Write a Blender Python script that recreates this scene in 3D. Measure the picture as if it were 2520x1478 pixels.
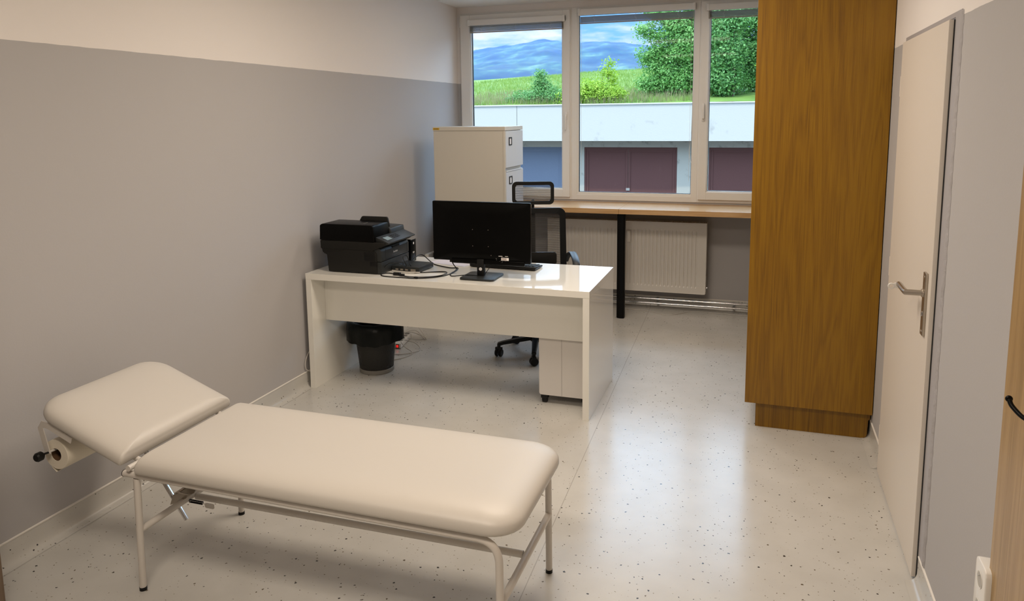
import bpy, bmesh, math, random
from mathutils import Vector, Matrix
from math import pi, sin, cos, radians as rad
random.seed(7)
S = bpy.context.scene
for o in list(bpy.data.objects): bpy.data.objects.remove(o)
COL = S.collection

# ------------------------------------------------------------------ camera
YAW, PITCH, ROLL, F, PY = -0.3223, 0.139, -0.0106, 1829.9, 541.7
cam = bpy.data.cameras.new('camera'); co = bpy.data.objects.new('camera', cam); COL.objects.link(co)
fw = Vector((sin(YAW)*cos(PITCH), cos(YAW)*cos(PITCH), -sin(PITCH)))
r0 = Vector((cos(YAW), -sin(YAW), 0)); u0 = r0.cross(fw)
rr = r0*cos(ROLL)+u0*sin(ROLL); uu = -r0*sin(ROLL)+u0*cos(ROLL)
co.matrix_world = Matrix(((rr.x, uu.x, -fw.x, 2.7278), (rr.y, uu.y, -fw.y, 0), (rr.z, uu.z, -fw.z, 1.7163), (0, 0, 0, 1)))
cam.sensor_fit = 'HORIZONTAL'; cam.sensor_width = 36
cam.lens = F/2520*36; cam.shift_y = -(739-PY)/2520
cam.clip_start = .05; cam.clip_end = 9000
S.camera = co

# ------------------------------------------------------------------ view, world, sun, lamps
S.view_settings.view_transform = 'Standard'; S.view_settings.look = 'None'
S.view_settings.exposure = 0.11; S.view_settings.gamma = 1; S.view_settings.use_curve_mapping = False

W = bpy.data.worlds.new('sky'); S.world = W; W.use_nodes = True
nt = W.node_tree; nt.nodes.clear()
def N(nt, t, **k):
    n = nt.nodes.new(t)
    for a, b in k.items():
        if a.startswith('i_'):
            key = a[2:].replace('_', ' ')
            n.inputs[key].default_value = b
        else: setattr(n, a, b)
    return n
def ramp(nt, stops, interp='LINEAR'):
    n = nt.nodes.new('ShaderNodeValToRGB'); cr = n.color_ramp; cr.interpolation = interp
    while len(cr.elements) > 1: cr.elements.remove(cr.elements[-1])
    cr.elements[0].position = stops[0][0]; cr.elements[0].color = (*stops[0][1], 1)
    for p, c in stops[1:]:
        e = cr.elements.new(p); e.color = (*c, 1)
    return n
tc = N(nt, 'ShaderNodeTexCoord')
sx = N(nt, 'ShaderNodeSeparateXYZ'); nt.links.new(tc.outputs['Generated'], sx.inputs[0])
sky = ramp(nt, [(0.0, (.55, .76, .95)), (.08, (.27, .55, .95)), (.14, (.24, .52, .94)), (.22, (1.3, 2.25, 3.4)), (.45, (2.8, 4.2, 6.2)), (1, (2.7, 4.0, 6.0))])   # sky above the visible band made extra bright to light the room
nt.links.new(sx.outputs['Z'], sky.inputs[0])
mp = N(nt, 'ShaderNodeMapping'); mp.inputs['Scale'].default_value = (1, 1, 4.5); mp.inputs['Location'].default_value = (.31, .1, .12)
nt.links.new(tc.outputs['Generated'], mp.inputs[0])
no = N(nt, 'ShaderNodeTexNoise', i_Scale=6.5, i_Detail=8.0, i_Roughness=.58); nt.links.new(mp.outputs[0], no.inputs['Vector'])
cl = ramp(nt, [(.45, (0, 0, 0)), (.60, (1, 1, 1))]); nt.links.new(no.outputs[0], cl.inputs[0])
mx = N(nt, 'ShaderNodeMixRGB'); mx.inputs[2].default_value = (1, 1, 1, 1)
cb = ramp(nt, [(0.0, (.93, .96, 1.0)), (.14, (.93, .96, 1.0)), (.26, (2.6, 3.1, 3.7)), (1, (3.8, 4.3, 5.0))]); nt.links.new(sx.outputs['Z'], cb.inputs[0])  # clouds overhead are raised too, as unseen extra daylight
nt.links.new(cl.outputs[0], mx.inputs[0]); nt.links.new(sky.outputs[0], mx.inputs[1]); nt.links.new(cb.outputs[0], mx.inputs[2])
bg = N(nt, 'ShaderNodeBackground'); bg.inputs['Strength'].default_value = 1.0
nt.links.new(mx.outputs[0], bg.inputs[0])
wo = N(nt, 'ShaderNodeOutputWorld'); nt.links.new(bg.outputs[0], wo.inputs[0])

def light(name, kind, energy, color, loc, rot=(0, 0, 0), **k):
    l = bpy.data.lights.new(name, kind); l.energy = energy; l.color = color
    for a, b in k.items():
        if a == 'portal': l.cycles.is_portal = b
        else: setattr(l, a, b)
    o = bpy.data.objects.new(name, l); COL.objects.link(o); o.location = loc; o.rotation_euler = rot
    return o
# afternoon sun from behind the building, over the roof, onto the garages and the slope
light('sun', 'SUN', 3.0, (1, .93, .80), (0, -20, 40), (rad(29), 0, rad(-28)), angle=rad(1.5))
light('window_portal', 'AREA', 1, (1, 1, 1), (1.66, 6.72, 1.82), (rad(-90), 0, 0), shape='RECTANGLE', size=3.3, size_y=1.75, portal=True)
LAMPS = [(1.75, 3.30), (1.75, .80), (1.75, 5.20)]  # last one is added to brighten the window end
for (lx, ly), en in zip(LAMPS, (34, 34, 13)):
    light('ceiling_lamp_light', 'AREA', en, (1, .855, .70), (lx, ly, 2.655), (0, 0, 0), shape='RECTANGLE', size=1.15, size_y=.52)

# ------------------------------------------------------------------ materials
def mat(name, col=(.8, .8, .8), rough=.5, metal=0, spec=.5, coat=0, coat_r=.03, bump=0, bscale=50, bdist=.002, **k):
    m = bpy.data.materials.new(name); m.use_nodes = True; t = m.node_tree
    b = t.nodes['Principled BSDF']
    b.inputs['Base Color'].default_value = (*col, 1); b.inputs['Roughness'].default_value = rough
    b.inputs['Metallic'].default_value = metal; b.inputs['Specular IOR Level'].default_value = spec
    b.inputs['Coat Weight'].default_value = coat; b.inputs['Coat Roughness'].default_value = coat_r
    # every surface gets a faint procedural grain so nothing is perfectly uniform
    tcn = N(t, 'ShaderNodeTexCoord')
    nz = N(t, 'ShaderNodeTexNoise', i_Scale=bscale, i_Detail=3.0); t.links.new(tcn.outputs['Object'], nz.inputs['Vector'])
    if bump:
        bn = N(t, 'ShaderNodeBump', i_Strength=bump, i_Distance=bdist)
        t.links.new(nz.outputs[0], bn.inputs['Height']); t.links.new(bn.outputs[0], b.inputs['Normal'])
    else:
        mr = N(t, 'ShaderNodeMapRange'); mr.inputs['To Min'].default_value = max(0, rough-.03); mr.inputs['To Max'].default_value = rough+.03
        t.links.new(nz.outputs[0], mr.inputs['Value']); t.links.new(mr.outputs[0], b.inputs['Roughness'])
    return m
def bsdf(m): return m.node_tree.nodes['Principled BSDF']
def objc(t):
    g = N(t, 'ShaderNodeNewGeometry'); return g.outputs['Position']

def wall_material(name, grey, white):
    m = mat(name, white, .85, bump=.25, bscale=120, bdist=.001); t = m.node_tree
    s = N(t, 'ShaderNodeSeparateXYZ'); t.links.new(objc(t), s.inputs[0])
    nz = N(t, 'ShaderNodeTexNoise', i_Scale=9.0, i_Detail=2.0); t.links.new(objc(t), nz.inputs['Vector'])
    ad = N(t, 'ShaderNodeMath', operation='MULTIPLY_ADD'); ad.inputs[1].default_value = .006
    t.links.new(nz.outputs[0], ad.inputs[0]); t.links.new(s.outputs['Z'], ad.inputs[2])
    gt = N(t, 'ShaderNodeMath', operation='GREATER_THAN'); gt.inputs[1].default_value = 2.027; t.links.new(ad.outputs[0], gt.inputs[0])
    x = N(t, 'ShaderNodeMixRGB'); x.inputs[1].default_value = (*grey, 1); x.inputs[2].default_value = (*white, 1)
    t.links.new(gt.outputs[0], x.inputs[0]); t.links.new(x.outputs[0], bsdf(m).inputs['Base Color'])
    return m
GREY = (.455, .44, .44); WHITE = (.83, .785, .755)
M = {}
M['wall'] = wall_material('two_tone_wall_paint', GREY, WHITE)
M['ceil'] = mat('ceiling_paint', (.84, .83, .81), .9, bump=.2, bscale=80, bdist=.001)
M['greypaint'] = mat('grey_gloss_paint', (.40, .385, .40), .45)
M['roughgrey'] = mat('rough_grey_plaster', (.40, .385, .395), .8, bump=.9, bscale=38, bdist=.006)

def floor_material():
    m = mat('speckled_vinyl', (.62, .60, .56), .26, spec=.6); t = m.node_tree; b = bsdf(m)
    for l in list(t.links):
        if l.to_socket == b.inputs['Roughness']: t.links.remove(l)
    b.inputs['Roughness'].default_value = .24
    pos = objc(t)
    def chips(scale, lo, hi, prob, seed):
        mp = N(t, 'ShaderNodeMapping'); mp.inputs['Location'].default_value = (seed, seed*.7, seed*1.3)
        t.links.new(pos, mp.inputs[0])
        wn = N(t, 'ShaderNodeTexNoise', i_Scale=160.0, i_Detail=1.0); t.links.new(mp.outputs[0], wn.inputs['Vector'])
        ad = N(t, 'ShaderNodeMixRGB', blend_type='LINEAR_LIGHT'); ad.inputs[0].default_value = .004
        t.links.new(mp.outputs[0], ad.inputs[1]); t.links.new(wn.outputs['Color'], ad.inputs[2])
        v = N(t, 'ShaderNodeTexVoronoi', i_Scale=scale); t.links.new(ad.outputs[0], v.inputs['Vector'])
        sp = N(t, 'ShaderNodeSeparateColor'); t.links.new(v.outputs['Color'], sp.inputs[0])
        rd = N(t, 'ShaderNodeMapRange'); rd.inputs['To Min'].default_value = lo; rd.inputs['To Max'].default_value = hi
        t.links.new(sp.outputs[0], rd.inputs['Value'])
        lt = N(t, 'ShaderNodeMath', operation='LESS_THAN'); t.links.new(v.outputs['Distance'], lt.inputs[0]); t.links.new(rd.outputs[0], lt.inputs[1])
        pr = N(t, 'ShaderNodeMath', operation='LESS_THAN'); pr.inputs[1].default_value = prob; t.links.new(sp.outputs[1], pr.inputs[0])
        mu = N(t, 'ShaderNodeMath', operation='MULTIPLY'); t.links.new(lt.outputs[0], mu.inputs[0]); t.links.new(pr.outputs[0], mu.inputs[1])
        return mu.outputs[0], sp.outputs[2]
    big = N(t, 'ShaderNodeTexNoise', i_Scale=6.0, i_Detail=4.0); t.links.new(pos, big.inputs['Vector'])
    base = ramp(t, [(.3, (.545, .53, .495)), (.7, (.595, .58, .545))]); t.links.new(big.outputs[0], base.inputs[0])
    cur = base.outputs[0]
    for sc, lo, hi, pb, sd, c1, c2 in ((34, .05, .165, .7, 3.1, (.035, .033, .030), (.13, .10, .06)),
                                       (60, .06, .18, .5, 9.7, (.25, .22, .16), (.40, .37, .31))):
        mask, rnd = chips(sc, lo, hi, pb, sd)
        cc = ramp(t, [(0, c1), (.75, c1), (1, c2)]); t.links.new(rnd, cc.inputs[0])
        x = N(t, 'ShaderNodeMixRGB'); t.links.new(mask, x.inputs[0]); t.links.new(cur, x.inputs[1]); t.links.new(cc.outputs[0], x.inputs[2])
        cur = x.outputs[0]
    # welded seam running down the room
    s = N(t, 'ShaderNodeSeparateXYZ'); t.links.new(pos, s.inputs[0])
    sl = N(t, 'ShaderNodeMath', operation='MULTIPLY_ADD'); sl.inputs[1].default_value = .03; sl.inputs[2].default_value = -2.033
    t.links.new(s.outputs['Y'], sl.inputs[0])
    su = N(t, 'ShaderNodeMath', operation='ADD'); t.links.new(sl.outputs[0], su.inputs[0]); t.links.new(s.outputs['X'], su.inputs[1])
    ab = N(t, 'ShaderNodeMath', operation='ABSOLUTE'); t.links.new(su.outputs[0], ab.inputs[0])
    lt = N(t, 'ShaderNodeMath', operation='LESS_THAN'); lt.inputs[1].default_value = .0018; t.links.new(ab.outputs[0], lt.inputs[0])
    x = N(t, 'ShaderNodeMixRGB'); x.inputs[2].default_value = (.40, .38, .35, 1)
    t.links.new(lt.outputs[0], x.inputs[0]); t.links.new(cur, x.inputs[1])
    t.links.new(x.outputs[0], b.inputs['Base Color'])
    bn = N(t, 'ShaderNodeBump', i_Strength=.15, i_Distance=.002)
    n2 = N(t, 'ShaderNodeTexNoise', i_Scale=14.0, i_Detail=2.0); t.links.new(pos, n2.inputs['Vector'])
    t.links.new(n2.outputs[0], bn.inputs['Height']); t.links.new(bn.outputs[0], b.inputs['Normal'])
    return m
M['floor'] = floor_material()

def wood_material(name, dark, mid, lite, axis='Z', rough=.38, sc=1.0):
    m = mat(name, mid, rough); t = m.node_tree; b = bsdf(m)
    tcn = N(t, 'ShaderNodeTexCoord')
    st = {'Z': (1, 1, .07), 'X': (.07, 1, 1), 'Y': (1, .07, 1)}[axis]
    mp = N(t, 'ShaderNodeMapping'); mp.inputs['Scale'].default_value = tuple(a*sc for a in st); t.links.new(tcn.outputs['Object'], mp.inputs[0])
    n1 = N(t, 'ShaderNodeTexNoise', i_Scale=5.5, i_Detail=3.0, i_Distortion=.4); t.links.new(mp.outputs[0], n1.inputs['Vector'])
    # cathedral figure: bands of a stretched noise
    mu = N(t, 'ShaderNodeMath', operation='MULTIPLY'); mu.inputs[1].default_value = 26; t.links.new(n1.outputs[0], mu.inputs[0])
    fr = N(t, 'ShaderNodeMath', operation='PINGPONG'); fr.inputs[1].default_value = 1; t.links.new(mu.outputs[0], fr.inputs[0])
    mp2 = N(t, 'ShaderNodeMapping'); mp2.inputs['Scale'].default_value = tuple(a*(.17 if a < 1 else 1)*sc for a in st); t.links.new(tcn.outputs['Object'], mp2.inputs[0])
    n2 = N(t, 'ShaderNodeTexNoise', i_Scale=330.0, i_Detail=3.0); t.links.new(mp2.outputs[0], n2.inputs['Vector'])
    mxv = N(t, 'ShaderNodeMath', operation='MULTIPLY_ADD'); mxv.inputs[1].default_value = .22; t.links.new(fr.outputs[0], mxv.inputs[0]); t.links.new(n2.outputs[0], mxv.inputs[2])
    n3 = N(t, 'ShaderNodeTexNoise', i_Scale=3.0, i_Detail=2.0); t.links.new(mp.outputs[0], n3.inputs['Vector'])
    ad = N(t, 'ShaderNodeMath', operation='MULTIPLY_ADD'); ad.inputs[1].default_value = .45; t.links.new(n3.outputs[0], ad.inputs[0]); t.links.new(mxv.outputs[0], ad.inputs[2])
    rp = ramp(t, [(.52, dark), (.78, mid), (1.02, lite)]); t.links.new(ad.outputs[0], rp.inputs[0])
    t.links.new(rp.outputs[0], b.inputs['Base Color'])
    return m
M['oak'] = wood_material('oak_laminate', (.150, .065, .001), (.228, .106, .0015), (.285, .141, .003))
M['oakx'] = wood_material('oak_worktop', (.40, .22, .09), (.52, .31, .14), (.62, .40, .20), 'X', .2)
M['oakpanel'] = wood_material('pale_oak_panel', (.29, .185, .075), (.37, .235, .10), (.44, .29, .13))
M['darkwood'] = wood_material('brown_cupboard_laminate', (.11, .075, .05), (.15, .105, .07), (.19, .135, .09))
M['gloss'] = mat('white_gloss_lacquer', (.85, .835, .775), .06, spec=.55, coat=.3, coat_r=.015)
M['glossedge'] = mat('white_edge_band', (.80, .78, .74), .22)
M['pedestal'] = mat('warm_white_laminate', (.72, .69, .66), .4)
M['pvc'] = mat('white_window_plastic', (.80, .78, .75), .3)
M['blind'] = mat('grey_blind_slats', (.29, .255, .205), .5)
M['gasket'] = mat('black_gasket', (.02, .02, .02), .6)
M['steel_w'] = mat('cream_sheet_steel', (.66, .62, .54), .4)
M['steel_g'] = mat('light_grey_drawer_front', (.66, .66, .66), .38)
M['leather'] = mat('cream_vinyl_upholstery', (.615, .58, .53), .42, bump=.12, bscale=260, bdist=.0008)
M['frame'] = mat('white_powder_coated_tube', (.66, .62, .57), .3)
M['blackp'] = mat('black_plastic', (.006, .006, .006), .4, spec=.3)
M['blackg'] = mat('gloss_black_plastic', (.0015, .0015, .0015), .32, spec=.10)
M['charcoal'] = mat('charcoal_plastic', (.012, .0115, .010), .5, spec=.22, bump=.1, bscale=300, bdist=.0004)
M['charcoal2'] = mat('dark_grey_plastic', (.020, .022, .022), .42, spec=.35)
M['blackm'] = mat('black_steel', (.003, .003, .003), .4, spec=.15)
M['chrome'] = mat('chrome', (.7, .7, .7), .15, metal=1)
M['brushed'] = mat('brushed_nickel', (.50, .45, .39), .33, metal=1)
M['doorp'] = mat('white_door_laminate', (.74, .68, .61), .4)
M['white'] = mat('white_plastic', (.82, .80, .76), .3)
M['whitetrim'] = mat('pale_sealant', (.80, .76, .70), .5)
M['paper'] = mat('paper_white', (.85, .82, .80), .8)
M['lilac'] = mat('lilac_paper', (.66, .64, .72), .7)
M['tissue'] = mat('tissue_paper', (.78, .72, .60), .9, bump=.3, bscale=120, bdist=.001)
M['card'] = mat('brown_cardboard', (.10, .05, .02), .9)
M['red'] = mat('red_switch', (.5, .01, .01), .3)
bsdf(M['red']).inputs['Emission Color'].default_value = (1, .03, .02, 1); bsdf(M['red']).inputs['Emission Strength'].default_value = .6
M['greyring'] = mat('grey_plastic_ring', (.22, .21, .19), .5)
M['bag'] = mat('black_bin_liner', (.002, .0035, .0035), .35, spec=.2, bump=.4, bscale=22, bdist=.008)
M['rad'] = mat('white_radiator_enamel', (.72, .69, .64), .35)
M['cablew'] = mat('grey_white_cable', (.55, .52, .48), .5)
M['yellow'] = mat('yellow_sticker', (.75, .48, .03), .5)
M['brown'] = mat('brown_ink', (.12, .05, .02), .6)
M['outletgrey'] = mat('recess_shade_grey', (.48, .46, .42), .5)  # white plastic with recess shade put into its colour
M['lcd'] = mat('pale_lcd', (.22, .30, .33), .2)
M['trunk'] = mat('bark', (.12, .09, .06), .9, bump=.8, bscale=20, bdist=.02)
M['asphalt'] = mat('asphalt', (.17, .17, .165), .9, bump=.5, bscale=60, bdist=.01)
M['lampwhite'] = mat('lamp_housing', (.8, .8, .8), .4)

def glass_material():
    m = bpy.data.materials.new('window_glass'); m.use_nodes = True; t = m.node_tree; t.nodes.clear()
    tr = N(t, 'ShaderNodeBsdfTransparent'); tr.inputs[0].default_value = (.965, .98, .975, 1)
    gl = N(t, 'ShaderNodeBsdfGlossy'); gl.inputs['Roughness'].default_value = .0
    fz = N(t, 'ShaderNodeFresnel'); fz.inputs['IOR'].default_value = 1.12
    mi = N(t, 'ShaderNodeMixShader'); t.links.new(fz.outputs[0], mi.inputs[0]); t.links.new(tr.outputs[0], mi.inputs[1]); t.links.new(gl.outputs[0], mi.inputs[2])
    ou = N(t, 'ShaderNodeOutputMaterial'); t.links.new(mi.outputs[0], ou.inputs[0]); return m
M['glass'] = glass_material()

def net_material(name, col, period, duty, axis='Z', second=None, lit=0):
    """woven mesh: threads of dark yarn with open gaps"""
    m = mat(name, col, .6); t = m.node_tree; b = bsdf(m)
    tcn = N(t, 'ShaderNodeTexCoord'); s = N(t, 'ShaderNodeSeparateXYZ'); t.links.new(tcn.outputs['Object'], s.inputs[0])
    outs = []
    for ax, p, du in [(axis, period, duty)]+([second] if second else []):
        mu = N(t, 'ShaderNodeMath', operation='DIVIDE'); mu.inputs[1].default_value = p; t.links.new(s.outputs[ax], mu.inputs[0])
        fr = N(t, 'ShaderNodeMath', operation='FRACT'); t.links.new(mu.outputs[0], fr.inputs[0])
        lt = N(t, 'ShaderNodeMath', operation='LESS_THAN'); lt.inputs[1].default_value = du; t.links.new(fr.outputs[0], lt.inputs[0]); outs.append(lt.outputs[0])
    al = outs[0]
    if second:
        mxn = N(t, 'ShaderNodeMath', operation='MAXIMUM'); t.links.new(outs[0], mxn.inputs[0]); t.links.new(outs[1], mxn.inputs[1]); al = mxn.outputs[0]
    t.links.new(al, b.inputs['Alpha']); return m
M['net'] = net_material('chair_mesh_fabric', (.05, .048, .045), .0078, .48)
M['binnet'] = net_material('bin_wire_mesh', (.025, .024, .022), .0035, .62, 'Z', ('X', .0035, .62))

def concrete(name, base, dirt, amount=.5, sc=1.3):
    m = mat(name, base, .85, bump=.3, bscale=30, bdist=.01); t = m.node_tree; b = bsdf(m)
    n = N(t, 'ShaderNodeTexNoise', i_Scale=sc, i_Detail=9.0, i_Roughness=.68); t.links.new(objc(t), n.inputs['Vector'])
    r = ramp(t, [(.5+.22*(1-amount), (0, 0, 0)), (.72+.1*(1-amount), (1, 1, 1))]); t.links.new(n.outputs[0], r.inputs[0])
    x = N(t, 'ShaderNodeMixRGB'); x.inputs[1].default_value = (*base, 1); x.inputs[2].default_value = (*dirt, 1)
    t.links.new(r.outputs[0], x.inputs[0]); t.links.new(x.outputs[0], b.inputs['Base Color']); return m
M['conc_w'] = concrete('whitewashed_concrete', (.40, .39, .35), (.27, .265, .245), .6, 1.8)
M['conc_g'] = concrete('weathered_concrete', (.31, .295, .25), (.07, .07, .06), .8, 3.2)
M['capm'] = mat('zinc_cap', (.50, .55, .58), .5)
M['doorbrown'] = concrete('brown_painted_steel', (.080, .028, .023), (.115, .052, .045), .4, 2.2)
M['doorblue'] = concrete('blue_grey_painted_steel', (.10, .12, .165), (.12, .145, .19), .4, 2.2)
M['handle_dark'] = mat('dark_metal', (.03, .02, .02), .5)

def leaf_material(name, c1, c2, c3, sc=7.0, trans=.35):
    m = bpy.data.materials.new(name); m.use_nodes = True; t = m.node_tree; b = bsdf(m)
    n = N(t, 'ShaderNodeTexNoise', i_Scale=sc, i_Detail=4.0); t.links.new(objc(t), n.inputs['Vector'])
    r = ramp(t, [(.32, c1), (.5, c2), (.68, c3)]); t.links.new(n.outputs[0], r.inputs[0])
    t.links.new(r.outputs[0], b.inputs['Base Color']); b.inputs['Roughness'].default_value = .55
    tl = N(t, 'ShaderNodeBsdfTranslucent'); t.links.new(r.outputs[0], tl.inputs[0])
    mi = N(t, 'ShaderNodeMixShader'); mi.inputs[0].default_value = trans
    t.links.new(b.outputs[0], mi.inputs[1]); t.links.new(tl.outputs[0], mi.inputs[2])
    t.links.new(mi.outputs[0], t.nodes['Material Output'].inputs[0]); return m
M['leafA'] = leaf_material('fresh_green_leaves', (.07, .22, .04), (.15, .36, .08), (.28, .50, .15))
M['leafB'] = leaf_material('deep_green_leaves', (.03, .12, .03), (.10, .27, .065), (.22, .44, .12))
M['leafC'] = leaf_material('yellow_green_leaves', (.17, .33, .02), (.28, .45, .035), (.40, .55, .07))
M['leafD'] = leaf_material('mid_green_leaves', (.06, .20, .05), (.12, .30, .08), (.21, .42, .12))
M['grass'] = leaf_material('meadow_grass', (.105, .20, .03), (.18, .285, .045), (.26, .34, .085), 1.6, .3)
M['drygrass'] = leaf_material('dry_grass_stalks', (.16, .145, .07), (.23, .205, .10), (.29, .25, .14), 3, .3)
def field_material():
    m = mat('meadow_ground', (.33, .46, .09), .9); t = m.node_tree; b = bsdf(m)
    mp = N(t, 'ShaderNodeMapping'); mp.inputs['Scale'].default_value = (1, .25, 1); t.links.new(objc(t), mp.inputs[0])
    n = N(t, 'ShaderNodeTexNoise', i_Scale=1.2, i_Detail=9.0, i_Roughness=.7); t.links.new(mp.outputs[0], n.inputs['Vector'])
    r = ramp(t, [(.3, (.06, .13, .014)), (.5, (.10, .18, .02)), (.7, (.14, .21, .04))]); t.links.new(n.outputs[0], r.inputs[0])
    t.links.new(r.outputs[0], b.inputs['Base Color']); return m
M['field'] = field_material()
def forest_material():
    m = mat('wooded_hillside', (.05, .12, .05), .95); t = m.node_tree; b = bsdf(m)
    mp = N(t, 'ShaderNodeMapping'); mp.inputs['Scale'].default_value = (1, .35, 2.5); t.links.new(objc(t), mp.inputs[0])
    n = N(t, 'ShaderNodeTexNoise', i_Scale=.011, i_Detail=12.0, i_Roughness=.72); t.links.new(mp.outputs[0], n.inputs['Vector'])
    r = ramp(t, [(.40, (.006, .02, .02)), (.52, (.016, .045, .03)), (.60, (.045, .10, .05)), (.74, (.11, .18, .08))]); t.links.new(n.outputs[0], r.inputs[0])
    t.links.new(r.outputs[0], b.inputs['Base Color']); return m
M['forest'] = forest_material()

# ------------------------------------------------------------------ mesh helpers
def obj(name, bm, m, parent=None, smooth=False, angle=None):
    me = bpy.data.meshes.new(name)
    bmesh.ops.recalc_face_normals(bm, faces=bm.faces)
    bm.to_mesh(me); bm.free()
    for mm in (m if isinstance(m, (list, tuple)) else [m]): me.materials.append(M[mm] if isinstance(mm, str) else mm)
    if smooth:
        for p in me.polygons: p.use_smooth = True
        me.set_sharp_from_angle(angle=rad(angle or 40))
    o = bpy.data.objects.new(name, me); COL.objects.link(o)
    if parent is not None: o.parent = parent
    return o
def BM(): return bmesh.new()
def box(bm, x0, x1, y0, y1, z0, z1, bev=0, seg=2, mi=0, T=None):
    v = [bm.verts.new((x, y, z)) for x in (x0, x1) for y in (y0, y1) for z in (z0, z1)]
    fs = [bm.faces.new([v[i] for i in f]) for f in ((0, 1, 3, 2), (4, 6, 7, 5), (0, 4, 5, 1), (2, 3, 7, 6), (0, 2, 6, 4), (1, 5, 7, 3))]
    for f in fs: f.material_index = mi
    if bev:
        es = list({e for f in fs for e in f.edges})
        r = bmesh.ops.bevel(bm, geom=es, offset=bev, segments=seg, affect='EDGES', profile=.5)
        for f in r['faces']: f.material_index = mi
        v = list({w for f in r['faces'] for w in f.verts} | {w for w in v if w.is_valid})
    if T is not None: bmesh.ops.transform(bm, matrix=T, verts=v)
    return bm
def B(*a, **k): return box(BM(), *a, **k)
def prism(bm, pts, a0, a1, axis='y', mi=0, bev=0, seg=2):
    """pts in the plane across the axis: y -> (x,z); x -> (y,z); z -> (x,y)"""
    def P(p, a): return {'y': (p[0], a, p[1]), 'x': (a, p[0], p[1]), 'z': (p[0], p[1], a)}[axis]
    A = [bm.verts.new(P(p, a0)) for p in pts]; C = [bm.verts.new(P(p, a1)) for p in pts]; n = len(pts)
    fs = [bm.faces.new(A), bm.faces.new(C[::-1])]+[bm.faces.new([A[i], C[i], C[(i+1) % n], A[(i+1) % n]]) for i in range(n)]
    for f in fs: f.material_index = mi
    if bev:
        es = list({e for f in fs for e in f.edges})
        r = bmesh.ops.bevel(bm, geom=es, offset=bev, segments=seg, affect='EDGES', profile=.5)
        for f in r['faces']: f.material_index = mi
    return bm
def rounded(x0, x1, y0, y1, rs, seg=6):
    """rounded rectangle outline; rs = radii for corners (x1y0, x1y1, x0y1, x0y0)"""
    out = []
    for (cx, cy, a0), r in zip(((x1, y0, -90), (x1, y1, 0), (x0, y1, 90), (x0, y0, 180)), rs):
        sx_ = -1 if cx == x1 else 1; sy_ = 1 if cy == y0 else -1
        c = (cx+sx_*r, cy+sy_*r)
        for i in range(seg+1):
            a = rad(a0+90*i/seg); out.append((c[0]+r*cos(a), c[1]+r*sin(a)))
    return out
def tube(bm, pts, r, seg=10, cap=True, mi=0):
    pts = [Vector(p) for p in pts]; rings = []; prev = None
    for i, p in enumerate(pts):
        t = ((pts[i+1]-p).normalized() if i < len(pts)-1 else Vector((0, 0, 0)))+((p-pts[i-1]).normalized() if i else Vector((0, 0, 0)))
        t.normalize()
        if prev is None:
            n = t.orthogonal().normalized()
        else:
            n = prev-t*prev.dot(t); n.normalize()
        prev = n; b = t.cross(n)
        R = r[i] if isinstance(r, (list, tuple)) else r
        rings.append([bm.verts.new(p+(n*cos(2*pi*k/seg)+b*sin(2*pi*k/seg))*R) for k in range(seg)])
    for a, b in zip(rings, rings[1:]):
        for k in range(seg): bm.faces.new([a[k], a[(k+1) % seg], b[(k+1) % seg], b[k]]).material_index = mi
    if cap:
        bm.faces.new(rings[0][::-1]).material_index = mi; bm.faces.new(rings[-1]).material_index = mi
    return bm
def smoothpath(pts, n=8):
    """Catmull-Rom through the points"""
    P = [Vector(p) for p in pts]; P = [P[0]*2-P[1]]+P+[P[-1]*2-P[-2]]; out = []
    for i in range(1, len(P)-2):
        for k in range(n):
            t = k/n; a, b, c, d = P[i-1:i+3]
            out.append(.5*((2*b)+(-a+c)*t+(2*a-5*b+4*c-d)*t*t+(-a+3*b-3*c+d)*t**3))
    out.append(P[-2]); return out
def corner(pts, r, n=6):
    """polyline with its inner corners rounded"""
    P = [Vector(p) for p in pts]; out = [P[0]]
    for i in range(1, len(P)-1):
        a = (P[i-1]-P[i]).normalized(); c = (P[i+1]-P[i]).normalized(); s = P[i]+a*r; e = P[i]+c*r
        for k in range(n+1):
            t = k/n; out.append((1-t)**2*s+2*t*(1-t)*P[i]+t*t*e)
    out.append(P[-1]); return out
def lathe(bm, prof, seg=32, T=None, mi=0):
    rings = [[bm.verts.new((r*cos(2*pi*k/seg), r*sin(2*pi*k/seg), z)) for k in range(seg)] for r, z in prof]
    for a, b in zip(rings, rings[1:]):
        for k in range(seg): bm.faces.new([a[k], a[(k+1) % seg], b[(k+1) % seg], b[k]]).material_index = mi
    if T is not None: bmesh.ops.transform(bm, matrix=T, verts=[v for r in rings for v in r])
    return rings
def cyl(bm, c, r, d, ax='z', seg=20, bev=0, mi=0):
    prof = [(1e-5, -d/2), (r-bev, -d/2)]+([(r, -d/2+bev)] if bev else [])+([(r, d/2-bev)] if bev else [])+[(r-bev, d/2), (1e-5, d/2)]
    R = {'z': Matrix(), 'x': Matrix.Rotation(pi/2, 4, 'Y'), 'y': Matrix.Rotation(pi/2, 4, 'X')}[ax]
    lathe(bm, prof, seg, Matrix.Translation(c)@R, mi); return bm
def empty(name, loc=(0, 0, 0), rz=0, parent=None):
    o = bpy.data.objects.new(name, None); COL.objects.link(o); o.location = loc; o.rotation_euler = (0, 0, rz); o.empty_display_size = .1
    if parent: o.parent = parent
    return o
def tag(o, label, cat, group=None, kind=None):
    o['label'] = label; o['category'] = cat
    if group: o['group'] = group
    if kind: o['kind'] = kind
    return o
def thing(name, label, cat, loc=(0, 0, 0), rz=0, group=None): return tag(empty(name, loc, rz), label, cat, group)
def struct(o, label=None):
    o['kind'] = 'structure'
    if label: o['label'] = label
    return o
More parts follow.
